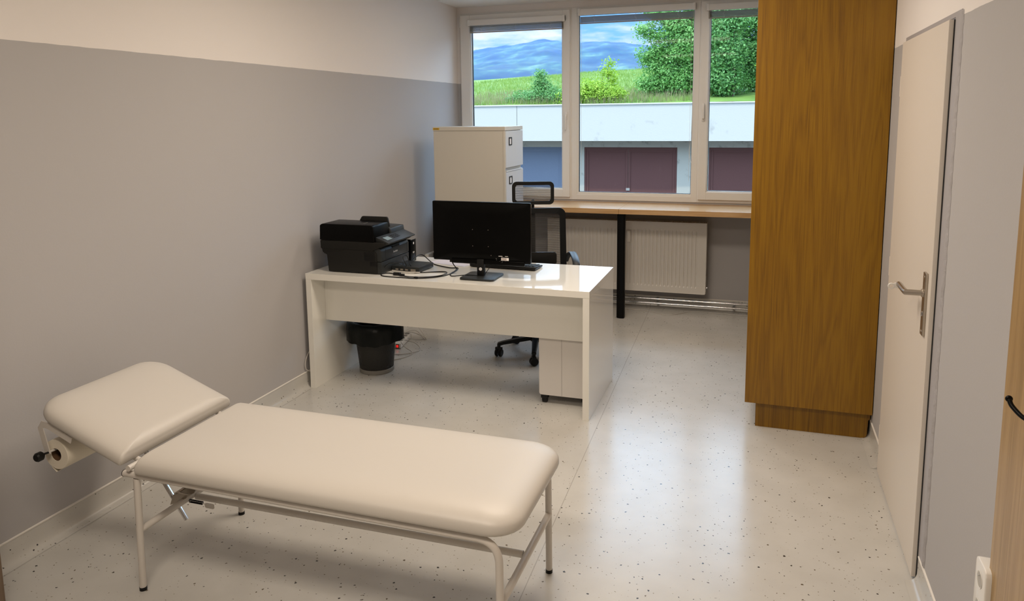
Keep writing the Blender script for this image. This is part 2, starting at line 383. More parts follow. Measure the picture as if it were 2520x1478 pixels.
def text(name, s, size, m, parent, mw, depth=.0004):
    c = bpy.data.curves.new(name, 'FONT'); c.body = s; c.size = size; c.extrude = depth; c.align_x = 'CENTER'; c.align_y = 'CENTER'; c.resolution_u = 4
    t = bpy.data.objects.new(name+'_tmp', c); COL.objects.link(t)
    bpy.context.view_layer.update()
    me = bpy.data.meshes.new_from_object(t.evaluated_get(bpy.context.evaluated_depsgraph_get()))
    bpy.data.objects.remove(t); bpy.data.curves.remove(c)
    me.materials.clear(); me.materials.append(M[m]); me.name = name
    me.transform(mw)
    o = bpy.data.objects.new(name, me); COL.objects.link(o); o.parent = parent
    return o
# text facing -Y (reads along +X) and facing +X (reads along +Y)
def face_my(x, y, z): return Matrix.Translation((x, y, z))@Matrix.Rotation(pi/2, 4, 'X')
def face_px(x, y, z): return Matrix.Translation((x, y, z))@Matrix.Rotation(pi/2, 4, 'Z')@Matrix.Rotation(pi/2, 4, 'X')

# ------------------------------------------------------------------ room shell
RW, YW, YN, H = 3.333, 6.613, -1.4, 2.72      # right wall x, window wall y, near wall y, ceiling height
struct(obj('floor', B(-.15, RW+.15, YN-.15, YW+.2, -.15, 0), 'floor'))
struct(obj('ceiling', B(-.15, RW+.15, YN-.15, YW+.2, H, H+.15), 'ceil'))
struct(obj('wall_left', B(-.15, 0, YN-.15, YW+.2, 0, H), 'wall'))
struct(obj('wall_near', B(0, RW, YN-.15, YN, 0, H), 'wall'))
# right wall with the doorway
DY0, DY1, DZ = 2.885, 3.745, 2.02
b = BM(); box(b, RW, RW+.15, YN-.15, 2.86, 0, H); box(b, RW, RW+.15, 3.78, YW+.2, 0, H); box(b, RW, RW+.15, 2.86, 3.78, 2.045, H)
struct(obj('wall_right', b, 'wall'))
# window wall
WZ0, WZ1, WX0, WX1 = .955, 2.662, .028, 3.305
b = BM(); box(b, 0, RW, YW, YW+.2, 0, WZ0); box(b, 0, RW, YW, YW+.2, WZ1, H); box(b, 0, WX0, YW, YW+.2, WZ0, WZ1); box(b, WX1, RW, YW, YW+.2, WZ0, WZ1)
struct(obj('wall_far', b, 'wall'))
# coved skirting: the floor covering runs up the wall
def cove(nm, origin, along, inward, length, h=.098):
    prof = [(.045, .001), (.030, .0025), (.018, .008), (.009, .018), (.005, .032), (.004, .05), (.004, h), (0, h), (0, 0)]
    O_ = Vector(origin); A = Vector(along); I = Vector(inward); bm = BM()
    for p0, p1 in [(0, length)]:
        a = [bm.verts.new(O_+A*p0+I*x+Vector((0, 0, z))) for x, z in prof]; c = [bm.verts.new(O_+A*p1+I*x+Vector((0, 0, z))) for x, z in prof]
        n = len(prof)
        for i in range(n): bm.faces.new([a[i], c[i], c[(i+1) % n], a[(i+1) % n]])
        bm.faces.new(a); bm.faces.new(c[::-1])
    o = struct(obj(nm, bm, 'floor', smooth=True, angle=50))
    bm = BM()
    pr = [(0, h), (.006, h), (.006, h+.004), (0, h+.006)]
    a = [bm.verts.new(O_+I*x+Vector((0, 0, z))) for x, z in pr]; c = [bm.verts.new(O_+A*length+I*x+Vector((0, 0, z))) for x, z in pr]
    for i in range(4): bm.faces.new([a[i], c[i], c[(i+1) % 4], a[(i+1) % 4]])
    bm.faces.new(a); bm.faces.new(c[::-1])
    obj('top_bead', bm, 'whitetrim', o)
    return o
cove('baseboard_left', (0, YN, 0), (0, 1, 0), (1, 0, 0), YW-YN)
cove('baseboard_far', (.045, YW, 0), (1, 0, 0), (0, -1, 0), RW-.09)
cove('baseboard_right', (RW, YN, 0), (0, 1, 0), (-1, 0, 0), 2.868-YN)
cove('baseboard_right', (RW, 3.79, 0), (0, 1, 0), (-1, 0, 0), YW-3.79)
cove('baseboard_near', (.045, YN, 0), (1, 0, 0), (0, 1, 0), RW-.09)

# ------------------------------------------------------------------ door in the right wall
d = empty('door_1', (RW, DY0, 0)); d['kind'] = 'structure'; d['label'] = 'closed white flush door with a nickel lever in the right wall'
LX = -.021
obj('leaf', B(LX, .019, 0, .866, .008, DZ, bev=.002), 'doorp', d)
b = BM()   # steel frame: jamb strips and head, a little proud of the plaster
box(b, -.0025, .12, -.085, -.001, 0, 2.0275); box(b, -.0025, .12, .868, .905, 0, 2.0275); box(b, -.0025, .12, -.085, .905, 2.0275, 2.044)
obj('door_frame', b, 'greypaint', d)
bm = BM()  # roughly filled plaster edge beside the jamb
random.seed(3); nseg = 90; R_ = []
for i in range(nseg+1):
    z = .11+1.93*i/nseg; w = .018+random.uniform(-.005, .006); t = .006+random.uniform(-.002, .003)
    R_.append([bm.verts.new((-.0005, -.085-w, z)), bm.verts.new((-t, -.085-w*.55, z)), bm.verts.new((-.005, -.078, z))])
for a, c in zip(R_, R_[1:]):
    for k in range(2): bm.faces.new([a[k], a[k+1], c[k+1], c[k]])
obj('plaster_edge', bm, 'roughgrey', d, True, 80)
obj('seal_strip', B(-.0062, -.0026, -.0035, .0005, .008, 2.02), 'gasket', d)
for hz in (1.83, 1.01, .19):
    b = BM(); cyl(b, (-.012, .884, hz), .008, .09, 'z', 12, .001); box(b, -.004, .002, .882, .905, hz-.035, hz+.035); h_ = obj('hinge', b, 'doorp', d, True)
PYY = .064
b = BM(); prism(b, rounded(-.021, .021, .915, 1.145, (.003,)*4, 3), 0, .009, 'x', bev=.0015)
bmesh.ops.transform(b, matrix=Matrix.Translation((LX-.009, PYY, 0)), verts=b.verts)
pl = obj('handle_plate', b, 'brushed', d)
b = BM(); 
for z in (1.13, .93, 1.0): cyl(b, (LX-.0095, PYY, z), .004, .003, 'x', 12)
box(b, LX-.013, LX-.009, PYY-.003, PYY+.003, .985, 1.0, bev=.0008)
obj('screw', b, 'chrome', pl, True)
b = BM(); tube(b, [(LX-.009, PYY, 1.07), (LX-.067, PYY, 1.07), (LX-.067, PYY, 1.07), (LX-.067, PYY+.135, 1.068)], .0105, 16)
# mitred lever: two straight tubes
b.free(); b = BM(); tube(b, [(LX-.009, PYY, 1.07), (LX-.0675, PYY, 1.07), (LX-.067, PYY+.009, 1.07), (LX-.067, PYY+.135, 1.07)], .0105, 18)
obj('lever', b, 'brushed', d, True, 35)
b = BM(); cyl(b, (LX-.012, PYY, 1.07), .015, .007, 'x', 20, .001); obj('rose', b, 'brushed', d, True)
# white plastic ring clipped on the lever
t = thing('plastic_ring', 'small white plastic ring tag hanging by the door lever', 'ring tag', (RW+LX-.067, DY0+PYY+.135, 1.062))
b = BM(); pts = [(-.026+.0095*cos(a), 0, -.001+.0095*sin(a)) for a in [2*pi*k/24 for k in range(25)]]
tube(b, pts, .003, 8, cap=False); obj('ring', b, 'white', t, True)
b = BM(); prism(b, rounded(-.018, .014, -.008, .012, (.004,)*4, 4), -.002, .004, 'y', bev=.001); obj('clip', b, 'white', t, True)

# ------------------------------------------------------------------ socket and coat board on the right wall
t = thing('wall_socket', 'double white wall socket at skirting height beside the coat board', 'socket', (RW, 2.052, .486))
b = BM(); prism(b, rounded(-.045, .045, -.085, .085, (.016,)*4, 2), -.032, 0, 'x', bev=.004, seg=3); bod = obj('housing', b, 'white', t, True, 50)
for z in (.038, -.038):
    b = BM(); lathe(b, [(.0225, .0), (.022, .001), (.0195, -.0), (.019, -.001)], 28, Matrix.Translation((-.0325, 0, z))@Matrix.Rotation(-pi/2, 4, 'Y')); w = obj('outlet', b, 'white', t, True)
    b = BM(); cyl(b, (-.0322, 0, z), .0195, .0014, 'x', 28); obj('outlet_shade_disc', b, 'outletgrey', w)  # flat disc, its grey stands in for shade in the recess
    b = BM(); cyl(b, (-.034, 0, z+.012), .0024, .009, 'x', 10); obj('earth_pin', b, 'chrome', w, True)
    b = BM(); cyl(b, (-.0314, .0095, z), .0024, .001, 'x', 10); cyl(b, (-.0314, -.0095, z), .0024, .001, 'x', 10); obj('pin_hole', b, 'gasket', w)
t = thing('coat_board', 'pale oak coat board with black hooks at the right edge of view', 'coat rack', (RW, 1.2, 0))
obj('board', B(-.018, -.0005, 0, .834, .12, 1.95, bev=.001), 'oakpanel', t)
for k in range(3):
    y = .60-.22*k
    b = BM(); tube(b, smoothpath([(-.018, y-.03, 1.115), (-.030, y-.03, 1.07), (-.045, y-.005, 1.06), (-.062, y+.02, 1.075), (-.067, y+.03, 1.088)], 6), .0052, 10); cyl(b, (-.020, y-.03, 1.115), .012, .004, 'x', 16, .001); cyl(b, (-.067, y+.0305, 1.089), .0075, .006, 'y', 14, .002)
    obj('hook', b, 'blackm', t, True)
# brown cupboard just inside the left edge
t = thing('cupboard', 'dark brown cupboard by the left wall, only its corner showing at bottom left', 'cupboard', (0, .9, 0))
obj('body', B(.006, .27, 0, .80, .06, 2.0, bev=.001), 'darkwood', t)
obj('base', B(.05, .25, .02, .78, 0, .06), 'darkwood', t)
dd = obj('door', B(.271, .289, .003, .797, .062, 1.998, bev=.001), 'darkwood', t)
b = BM(); tube(b, [(.289, .08, 1.0), (.31, .08, 1.0), (.31, .08, 1.15), (.289, .08, 1.15)], .005, 8); obj('handle', b, 'brushed', dd, True)

# ------------------------------------------------------------------ ceiling lamps (overhead, above the frame; the window-end one is added fill)
for k, (lx, ly) in enumerate(LAMPS):
    t = thing('ceiling_lamp', ['flat ceiling lamp over the middle of the room', 'flat ceiling lamp over the examination couch', 'added unseen fill lamp nearest the window'][k], 'lamp', (lx, ly, H))
    b = BM(); box(b, -.6, .6, -.3, .3, -.012, 0); box(b, -.6, -.58, -.3, .3, -.06, -.012); box(b, .58, .6, -.3, .3, -.06, -.012); box(b, -.58, .58, -.3, -.28, -.06, -.012); box(b, -.58, .58, .28, .3, -.06, -.012)
    obj('housing', b, 'lampwhite', t)

# ------------------------------------------------------------------ windows
def ring(bm, x0, x1, z0, z1, w, y0, y1, bev=.003, wb=None, wt=None):
    wl = wr = w
    if isinstance(w, tuple): wl, wr = w
    wb = wb or wl; wt = wt or wl
    box(bm, x0, x0+wl, y0, y1, z0, z1, bev=bev); box(bm, x1-wr, x1, y0, y1, z0, z1, bev=bev)
    box(bm, x0+wl-.002, x1-wr+.002, y0, y1, z0, z0+wb, bev=bev); box(bm, x0+wl-.002, x1-wr+.002, y0, y1, z1-wt, z1, bev=bev)
def window(n, x0, x1, z0, z1, g, sash, label):
    w = empty('window_%d' % n, ((x0+x1)/2, YW, z0)); struct(w, label); ox, oy, oz = w.location
    gx0, gx1, gz0, gz1 = g
    b = BM(); ring(b, x0-ox, x1-ox, 0, z1-z0, .05, -.008, .075); fr = obj('window_frame', b, 'pvc', w)
    if sash:
        b = BM(); ring(b, sash[0]-ox, sash[1]-ox, sash[2]-oz, sash[3]-oz, (gx0-sash[0], sash[1]-gx1), -.030, .045, .004, gz0-sash[2], sash[3]-gz1); obj('sash', b, 'pvc', w)
    else:
        b = BM(); ring(b, x0-ox+.0, x1-ox, .0, z1-z0, (gx0-x0, x1-gx1), -.004, .045, .003, gz0-z0, z1-gz1); obj('sash', b, 'pvc', w)
    b = BM(); ring(b, gx0-ox-.001, gx1-ox+.001, gz0-oz-.001, gz1-oz+.001, .009, -.02 if sash else 0, .03, .002); obj('glazing_bead', b, 'pvc', w)
    b = BM(); ring(b, gx0-ox+.007, gx1-ox-.007, gz0-oz+.007, gz1-oz-.007, .004, .005, .03, 0); obj('gasket', b, 'gasket', w)
    obj('glass', B(gx0-ox, gx1-ox, .022, .026, gz0-oz, gz1-oz), 'glass', w)
    return w
w1 = window(1, .028, 1.10, WZ0, WZ1, (.135, 1.022, 1.050, 2.548), (.040, 1.088, .978, 2.645), 'left tilt-and-turn window behind the filing cabinet')
w2 = window(2, 1.100, 2.215, WZ0, WZ1, (1.158, 2.170, 1.018, 2.602), None, 'wide fixed middle window pane with the tree outside')
w3 = window(3, 2.215, 3.305, WZ0, WZ1, (2.293, 3.225, 1.050, 2.600), (2.224, 3.290, .982, 2.650), 'right opening window partly hidden by the wardrobe')
def whandle(w, x, z, up):
    ox, oy, oz = w.location
    b = BM(); prism(b, rounded(-.014, .014, -.035, .035, (.01,)*4, 5), -.040, -.029, 'y', bev=.002); box(b, -.010, .010, -.062, -.040, -.012, .012, bev=.003)
    if up: box(b, -.009, .009, -.066, -.050, -.012, .12, bev=.004)
    else: box(b, -.007, .007, -.066, -.050, -.125, .012, bev=.004)
    bmesh.ops.transform(b, matrix=Matrix.Translation((x-ox, 0, z-oz)), verts=b.verts)
    return obj('window_handle', b, 'pvc', w, True, 40)
whandle(w1, 1.055, 1.715, False); whandle(w3, 2.257, 1.69, True)
b = BM(); cyl(b, (.034-w1.location.x, -.02, 2.585-WZ0), .006, .10, 'z', 10, .001); obj('hinge', b, 'pvc', w1, True)
# blinds drawn up under the head of each window
def blind(x0, x1, ztop, y, label, gap=.006):
    t = thing('window_blind', label, 'blind', ((x0+x1)/2, y, ztop), 0, 'blinds drawn up on the windows'); h = (x1-x0)/2
    b = BM(); box(b, -h-.004, h+.004, -.018, .012, -.052, 0, bev=.004); obj('headrail', b, 'pvc', t)
    for s in (-1, 1):
        b = BM(); box(b, s*(h+.004)-.024*(s > 0), s*(h+.004)+.024*(s < 0), -.021, .012, -.056, .003, bev=.004); obj('end_cap', b, 'pvc', t)
    b = BM(); n = 11; z = -.052-gap
    for i in range(n):
        zz = z-i*.0046; hw = h-.014
        prism(b, [(-.011, zz-.0012), (0, zz+.0008), (.011, zz-.0012), (.011, zz-.0022), (0, zz-.0002), (-.011, zz-.0022)], -hw, hw, 'x')
    obj('slats', b, 'blind', t)
    zz = z-n*.0046
    b = BM(); box(b, -hw, hw, -.010, .010, zz-.010, zz-.001, bev=.002); obj('bottom_rail', b, 'blind', t)
    for f in ((-.72, 0, .72)):
        b = BM(); tube(b, smoothpath([(f*h-.004, -.013, -.05), (f*h+.006, -.016, -.07), (f*h-.006, -.016, -.085), (f*h+.008, -.016, -.10), (f*h, -.014, zz-.013)], 5), .0012, 6); obj('ladder_cord', b, 'cablew', t)
    for s in (-1, 1):
        b = BM(); tube(b, [(s*(hw-.012), 0, -.05), (s*(hw-.012), 0, -1.50)], .0009, 5); obj('guide_wire', b, 'pvc', t)
    return t
blind(.128, 1.045, 2.597, 6.574, 'blind drawn up on the left window above the filing cabinet')
t = blind(1.168, 2.172, 2.640, 6.585, 'blind drawn up on the wide middle window', .014)
b = BM(); tube(b, smoothpath([(.492, -.02, -.06), (.497, -.02, -.5), (.492, -.02, -1.1), (.480, -.02, -1.22), (.486, -.02, -1.30), (.505, -.02, -1.36)], 8), .0012, 6); obj('pull_cord', b, 'pvc', t)
t = blind(2.268, 3.235, 2.622, 6.574, 'blind drawn up on the right window beside the wardrobe')
b = BM(); tube(b, [(-.462, -.004, -.06), (-.462, -.004, -.85)], .003, 8); obj('tilt_wand', b, 'pvc', t)

# ------------------------------------------------------------------ worktop under the window
t = thing('worktop', 'long oak worktop along the window on a single black leg', 'worktop', (0, 6.10, 0))
WT = .942
b = BM(); box(b, .002, 1.625, 0, YW-6.10-.001, WT-.042, WT, bev=.0015); box(b, 1.6265, RW-.003, 0, YW-6.10-.001, WT-.042, WT, bev=.0015)
obj('top', b, 'oakx', t)
obj('end_upstand', B(.001, .018, 0, YW-6.10-.001, WT, WT+.115, bev=.001), 'oakx', t)
b = BM(); prism(b, rounded(1.608, 1.674, .03, .096, (.014,)*4, 5), .006, WT-.042, 'z'); lg = obj('leg', b, 'blackm', t, True, 50)
b = BM(); cyl(b, (1.641, .063, .004), .03, .008, 'z', 20); obj('foot', b, 'blackp', lg, True)
b = BM(); box(b, 2.65, 2.68, .36, .40, 0, .035, bev=.004); 

# ------------------------------------------------------------------ radiator and pipes
b.free()
t = thing('radiator', 'white ribbed panel radiator under the oak worktop', 'radiator', (.92, 6.45, .182)); RWID, RH = 1.395, .61
bm = BM()
# front panel: pressed vertical channels
xs = []; x = .045; pitch = .0333
rows = [(0, -.0), (.045, 0)]
prof = [(0.0, 0)]
while x+pitch < RWID-.03:
    prof += [(x, 0), (x+.004, .006), (x+.010, .006), (x+.014, 0)]; x += pitch
prof += [(RWID, 0)]
zs = [(.0, 0), (.045, 0), (.06, 1), (RH-.075, 1), (RH-.06, 0), (RH, 0)]
grid = [[bm.verts.new((px, py*f, z)) for px, py in prof] for z, f in zs]
for a, c in zip(grid, grid[1:]):
    for i in range(len(prof)-1): bm.faces.new([a[i], a[i+1], c[i+1], c[i]])
box(bm, 0, RWID, .012, .016, 0, RH); box(bm, -.002, .0, 0, .1, .005, RH-.005)
obj('front_panel', bm, 'rad', t)
b = BM(); box(b, -.006, RWID+.004, -.003, .012, RH, RH+.006, bev=.002); box(b, -.006, 0, -.003, .1, 0, RH+.006, bev=.002); box(b, RWID, RWID+.006, -.003, .1, 0, RH+.006, bev=.002); box(b, 0, RWID, -.003, .012, -.006, .0, bev=.001); obj('casing', b, 'rad', t)
b = BM()
for i in range(int(RWID/.012)-1): box(b, .01+i*.012, .0165+i*.012, .018, .098, RH-.004, RH+.003)
box(b, 0, RWID, .016, .020, RH-.01, RH+.004); box(b, 0, RWID, .096, .100, RH-.01, RH+.004)
obj('top_grille', b, 'rad', t)
obj('rear_panel', B(0, RWID, .085, .1, .0, RH-.01), 'gasket', t)
obj('heat_meter', B(.725, .752, -.022, -.0005, .43, .53, bev=.004), 'white', t)
b = BM(); tube(b, corner([(RWID+.006, .05, .045), (RWID+.016, .05, .045)], .01), .009, 10); obj('plug', b, 'chrome', t, True)
for x_ in (.25, 1.1): obj('wall_bracket', B(x_, x_+.03, .1, .160, .1, .5), 'rad', t)
for k, z in enumerate((.092, .052)):
    b = BM(); tube(b, [(.06, 6.535, z), (RW-.01, 6.535, z)], .0085, 12)
    for x_ in (.5, 1.2, 1.9, 2.55): box(b, x_-.01, x_+.01, 6.545, YW-.002, z-.004, z+.004)
    tag(obj('heating_pipe', b, 'chrome', None, True), ['upper of the two chrome heating pipes below the radiator', 'lower of the two chrome heating pipes below the radiator'][k], 'pipe', 'heating pipes below the radiator')
b = BM(); tube(b, smoothpath([(1.2, 6.40, .004), (1.53, 6.428, .004), (1.706, 6.455, .004), (1.856, 6.42, .004), (2.007, 6.34, .004), (2.088, 6.39, .004), (2.19, 6.51, .004), (2.29, 6.53, .004), (2.40, 6.52, .004), (2.54, 6.50, .004), (2.68, 6.50, .004), (2.9, 6.5, .004)], 6), .0025, 6)
tag(obj('floor_cable', b, 'cablew', None, True), 'thin grey cable winding over the floor below the radiator', 'cable')

# ------------------------------------------------------------------ wardrobe
t = thing('wardrobe', 'tall oak wardrobe seen from its plain side on the right', 'wardrobe', (2.693, 4.103, 0))
WD, WL, WH = 3.329-2.693, 1.75, 2.60
obj('side_panel', B(0, WD, 0, .018, .150, WH, bev=.0008), 'oak', t)
obj('carcass', B(.021, WD, .0185, WL, .150, WH), 'oak', t)
for k in range(4):
    y0 = .0195+k*(WL-.02)/4; dd = obj('door', B(.0, .0195, y0, y0+(WL-.02)/4-.003, .152, WH-.002, bev=.0008), 'oak', t)
    b = BM(); yy = y0+(.38 if k % 2 == 0 else .05); tube(b, [(0, yy, 1.0), (-.003, yy, 1.0)], .004, 6); obj('knob', b, 'brushed', dd)
b = BM(); prism(b, [(.077, 0), (.60, 0), (.612, .003), (.620, .010), (.623, .022), (.625, .10), (.635, .11), (.635, .1495), (.077, .1495)], .050, .068, 'y', bev=.0006); obj('plinth_side', b, 'oak', t)
obj('plinth_front', B(.058, .0765, .052, WL-.05, 0, .1495, bev=.0006), 'oak', t)

# ------------------------------------------------------------------ filing cabinet
FX0, FX1, FY0, FY1, FH = .200, .820, 5.565, 6.025, 1.636
t = thing('filing_cabinet', 'tall cream steel filing cabinet standing in front of the left window', 'filing cabinet', (FX0, FY0, 0)); fw_, fd_ = FX1-FX0, FY1-FY0
obj('body', B(.003, fw_-.020, .003, fd_-.003, .02, FH-.033, bev=.002), 'steel_w', t)
obj('top_panel', B(0, fw_-.001, 0, fd_, FH-.032, FH, bev=.003), 'steel_w', t)
obj('base', B(.01, fw_-.03, .01, fd_-.01, 0, .02), 'gasket', t)
obj('front_edge', B(fw_-.020, fw_-.002, 0.001, .012, .02, FH-.033, bev=.002), 'steel_w', t)
dh = .312
for k in range(5):
    z1 = FH-.036-k*dh; z0 = z1-dh+.022
    if z0 < .03: z0 = .03
    dr = obj('drawer', B(fw_-.019, fw_+.001, .014, fd_-.004, z0, z1-(.0 if k == 0 else .014), bev=.002), 'steel_g', t)
    b = BM(); box(b, fw_-.006, fw_+.004, .020, fd_-.030, z1-.012, z1-.002, bev=.002)
    if k: obj('grip_rail', b, 'steel_g', dr)
    else: b.free()
    zc = z1-.082; b = BM()
    box(b, fw_+.001, fw_+.006, .085, .155, zc-.032, zc-.024); box(b, fw_+.001, fw_+.006, .085, .155, zc+.024, zc+.032)
    box(b, fw_+.001, fw_+.006, .085, .095, zc-.024, zc+.024); box(b, fw_+.001, fw_+.006, .145, .155, zc-.024, zc+.024)
    hl = obj('label_holder', b, 'blackp', dr); b = BM(); box(b, fw_+.001, fw_+.0025, .098, .146, zc-.026, zc+.022, T=Matrix.Translation((0, .122, zc))@Matrix.Rotation(rad(5), 4, 'X')@Matrix.Translation((0, -.122, -zc))); obj('label_card', b, 'paper', hl)
s_ = obj('sticker', B(.001, .058, -.0008, .0002, FH-.024, FH-.008), 'yellow', t)
b = BM()
for k in range(7): box(b, .008+k*.0062, .0125+k*.0062, -.0013, -.0008, FH-.019, FH-.013)
obj('sticker_print', b, 'brown', s_)

# ------------------------------------------------------------------ desk
DX0, DX1, DYA, DYB = .035, 1.858, 3.942, 4.651
t = thing('desk', 'glossy white office desk carrying the printer and monitor', 'desk', (DX0, DYA, 0)); dw, dd_ = DX1-DX0, DYB-DYA
obj('desktop', B(0, dw, 0, dd_, .712, .75, bev=.0008), 'gloss', t)
obj('side_panel', B(.0005, .038, .0005, dd_-.001, 0, .7118, bev=.0008), 'gloss', t)
obj('side_panel', B(dw-.038, dw-.0005, .0005, dd_-.001, 0, .7118, bev=.0008), 'gloss', t)
obj('modesty_panel', B(.0385, dw-.0385, .150, .168, .415, .7118, bev=.0005), 'gloss', t)
# pedestal
t = thing('drawer_pedestal', 'low white mobile drawer pedestal under the right end of the desk', 'drawer unit', (1.512, 4.125, 0))
b = BM(); prism(b, rounded(0, .305, .055, .60, (.004, .004, .012, .012), 5), 0, .010, 'y', bev=.001); box(b, 0.001, .304, .010, .50, .056, .599, bev=.003); obj('body', b, 'pedestal', t)
obj('back_seam', B(.1388, .1402, -.0006, .001, .057, .598), 'greyring', t)
for k in range(3): 
    dr = obj('drawer', B(.002, .303, .501, .52, .06+.18*k, .235+.18*k, bev=.002), 'pedestal', t)
    b = BM(); box(b, .10, .20, .52, .535, .19+.18*k, .20+.18*k, bev=.002); obj('drawer_handle', b, 'brushed', dr)
for x_, y_ in ((.028, .03), (.277, .03), (.028, .48), (.277, .48)):
    b = BM(); box(b, x_-.022, x_+.022, y_-.018, y_+.018, .028, .055, bev=.003); cyl(b, (x_, y_, .022), .022, .03, 'x', 18, .003); obj('caster', b, 'blackp', t, True)

# ------------------------------------------------------------------ printer
t = thing('printer', 'black multifunction laser printer on the left end of the desk', 'printer', (.147, 4.03, .75))
PW, PD = .353, .39
b = BM(); prism(b, [(.003, .004), (PW-.003, .004), (PW-.003, .135), (PW-.06, .175), (PW-.06, .205), (-.040, .205), (-.042, .150), (-.036, .128), (-.022, .116), (.0, .114)], 0, PD, 'y', bev=.004); obj('lower_body', b, 'charcoal', t, True, 35)
b = BM()
prism(b, [(PW-.04, .003), (PW+.020, .003), (PW+.024, .010), (PW+.026, .078), (PW-.04, .078)], .004, PD-.004, 'y', bev=.003)
obj('paper_tray', b, 'charcoal2', t, True, 35)
b = BM()
prism(b, [(PW-.045, .081), (PW+.026, .081), (PW+.026, .145), (PW+.018, .160), (PW-.0, .172), (PW-.045, .172)], .004, PD-.004, 'y', bev=.004)
fp = obj('front_cover', b, 'charcoal2', t, True, 35)
b = BM()
for a in ((.06, .062, .09, .152), (.36, .362, .09, .152)): box(b, PW+.0255, PW+.0266, a[0], a[1], a[2], a[3])
box(b, PW+.0255, PW+.0266, .06, .362, .089, .091); box(b, PW+.0255, PW+.0266, .06, .362, .1425, .1445); obj('groove', b, 'blackp', fp)
obj('finger_grip', B(PW+.018, PW+.0275, .15, .25, .146, .156, bev=.001), 'blackg', fp)
text('maker_name', 'brother', .019, 'steel_g', fp, face_px(PW+.0268, .195, .118), .0003)
obj('side_vent', B(.120, .205, -.0008, .001, .168, .188), 'blackg', t)
b = BM()
for k in range(9): box(b, .262, .335, -.0012, .001, .082+k*.0065, .086+k*.0065)
for k in range(5): box(b, .300, .350, -.0012, .001, .052+k*.0065, .056+k*.0065)
obj('side_label', b, 'blackp', t)
obj('paper_exit', B(.06, PW-.06, .03, PD-.03, .200, .2055), 'blackg', t)
b = BM(); prism(b, [(-.046, .150), (PW-.03, .150), (PW+.030, .172), (PW+.052, .186), (PW+.054, .202), (-.048, .202)], -.004, PD+.002, 'y', bev=.004); sc_ = obj('scanner_base', b, 'charcoal', t, True, 35)
b = BM(); prism(b, [(-.050, .204), (PW-.012, .204), (PW-.022, .300), (PW-.034, .308), (-.030, .308), (-.046, .298)], -.006, .20, 'y', bev=.006, seg=3); ad_ = obj('document_feeder', b, 'blackg', t, True, 35)
b = BM(); prism(b, [(-.050, .204), (PW-.002, .204), (PW-.010, .262), (-.044, .276)], .198, PD+.002, 'y', bev=.006, seg=3); obj('scanner_lid', b, 'charcoal2', t, True, 35)
b = BM(); prism(b, [(.10, .275), (.135, .33), (.142, .334), (.315, .334), (.322, .326), (.335, .27)], .205, .222, 'y', bev=.003); obj('feeder_tray', b, 'charcoal', t, True, 35)
text('lid_mark', 'brother', .016, 'greyring', ad_, Matrix.Translation((.23, .09, .3084))@Matrix.Rotation(pi/2, 4, 'Z'), .0002)
b = BM(); prism(b, [(PW-.014, .203), (PW+.052, .186), (PW+.074, .192), (PW+.074, .200), (PW-.010, .232), (PW-.014, .232)], .012, PD-.004, 'y', bev=.002); cp = obj('control_panel', b, 'charcoal2', t, True, 35)
TP = Matrix.Translation((PW+.030, 0, .2168))@Matrix.Rotation(rad(21), 4, 'Y')
b = BM(); box(b, -.018, .020, .05, .115, .001, .0022, T=TP); obj('display', b, 'lcd', cp)
b = BM()
for i in range(4):
    for j in range(3): box(b, -.020+j*.014, -.012+j*.014, .15+i*.022, .163+i*.022, .001, .003, bev=.0008, T=TP)
obj('keypad', b, 'blackp', cp)
b = BM(); tube(b, smoothpath([(.003, .20, .085), (-.05, .2, .083), (-.095, .2, .07), (-.120, .20, .03), (-.124, .2, -.03)], 7), .0035, 8); box(b, -.035, .004, .19, .21, .078, .092, bev=.003); obj('power_cord', b, 'blackp', t, True)
b = BM(); tube(b, smoothpath([(.0, .30, .11), (-.06, .31, .105), (-.115, .31, .085), (-.118, .31, .06), (-.08, .30, .02), (-.072, .30, .0035), (-.03, .25, .0035)], 7), .0025, 8); tag(obj('white_cord', b, 'cablew', None, True), 'thin white cord looping up behind the printer', 'cable').location = (.147+.0, 4.03, .75)

# ups box
t = thing('power_backup_unit', 'narrow black backup power box standing just behind the printer', 'power backup', (.30, 4.445, .75))
b = BM(); box(b, 0, .225, 0, .085, 0, .155, bev=.005); obj('housing', b, 'blackg', t, True, 35)
obj('top_trim', B(.19, .226, .004, .081, .150, .1565, bev=.001), 'greyring', t)
text('front_letters', 'FSP', .017, 'paper', t, face_px(.2256, .042, .062), .0003)
obj('status_light', B(.2248, .2262, .038, .050, .118, .132), 'paper', t)

# mini pc
t = thing('mini_computer', 'small flat black computer box lying beside the printer', 'computer', (.635, 4.245, .75), rad(-4))
obj('case', B(-.10, .10, -.095, .095, .003, .035, bev=.004), 'charcoal2', t, True, 35)
b = BM()
for k in range(3): box(b, -.07+k*.035, -.05+k*.035, -.0965, -.093, .010, .020, bev=.0005)
box(b, .04, .075, -.0965, -.093, .008, .022); obj('rear_ports', b, 'brushed', t)
for sx_ in (-.08, .08):
    for sy_ in (-.075, .075): obj('rubber_foot', cyl(BM(), (sx_, sy_, .0015), .008, .003), 'blackp', t)

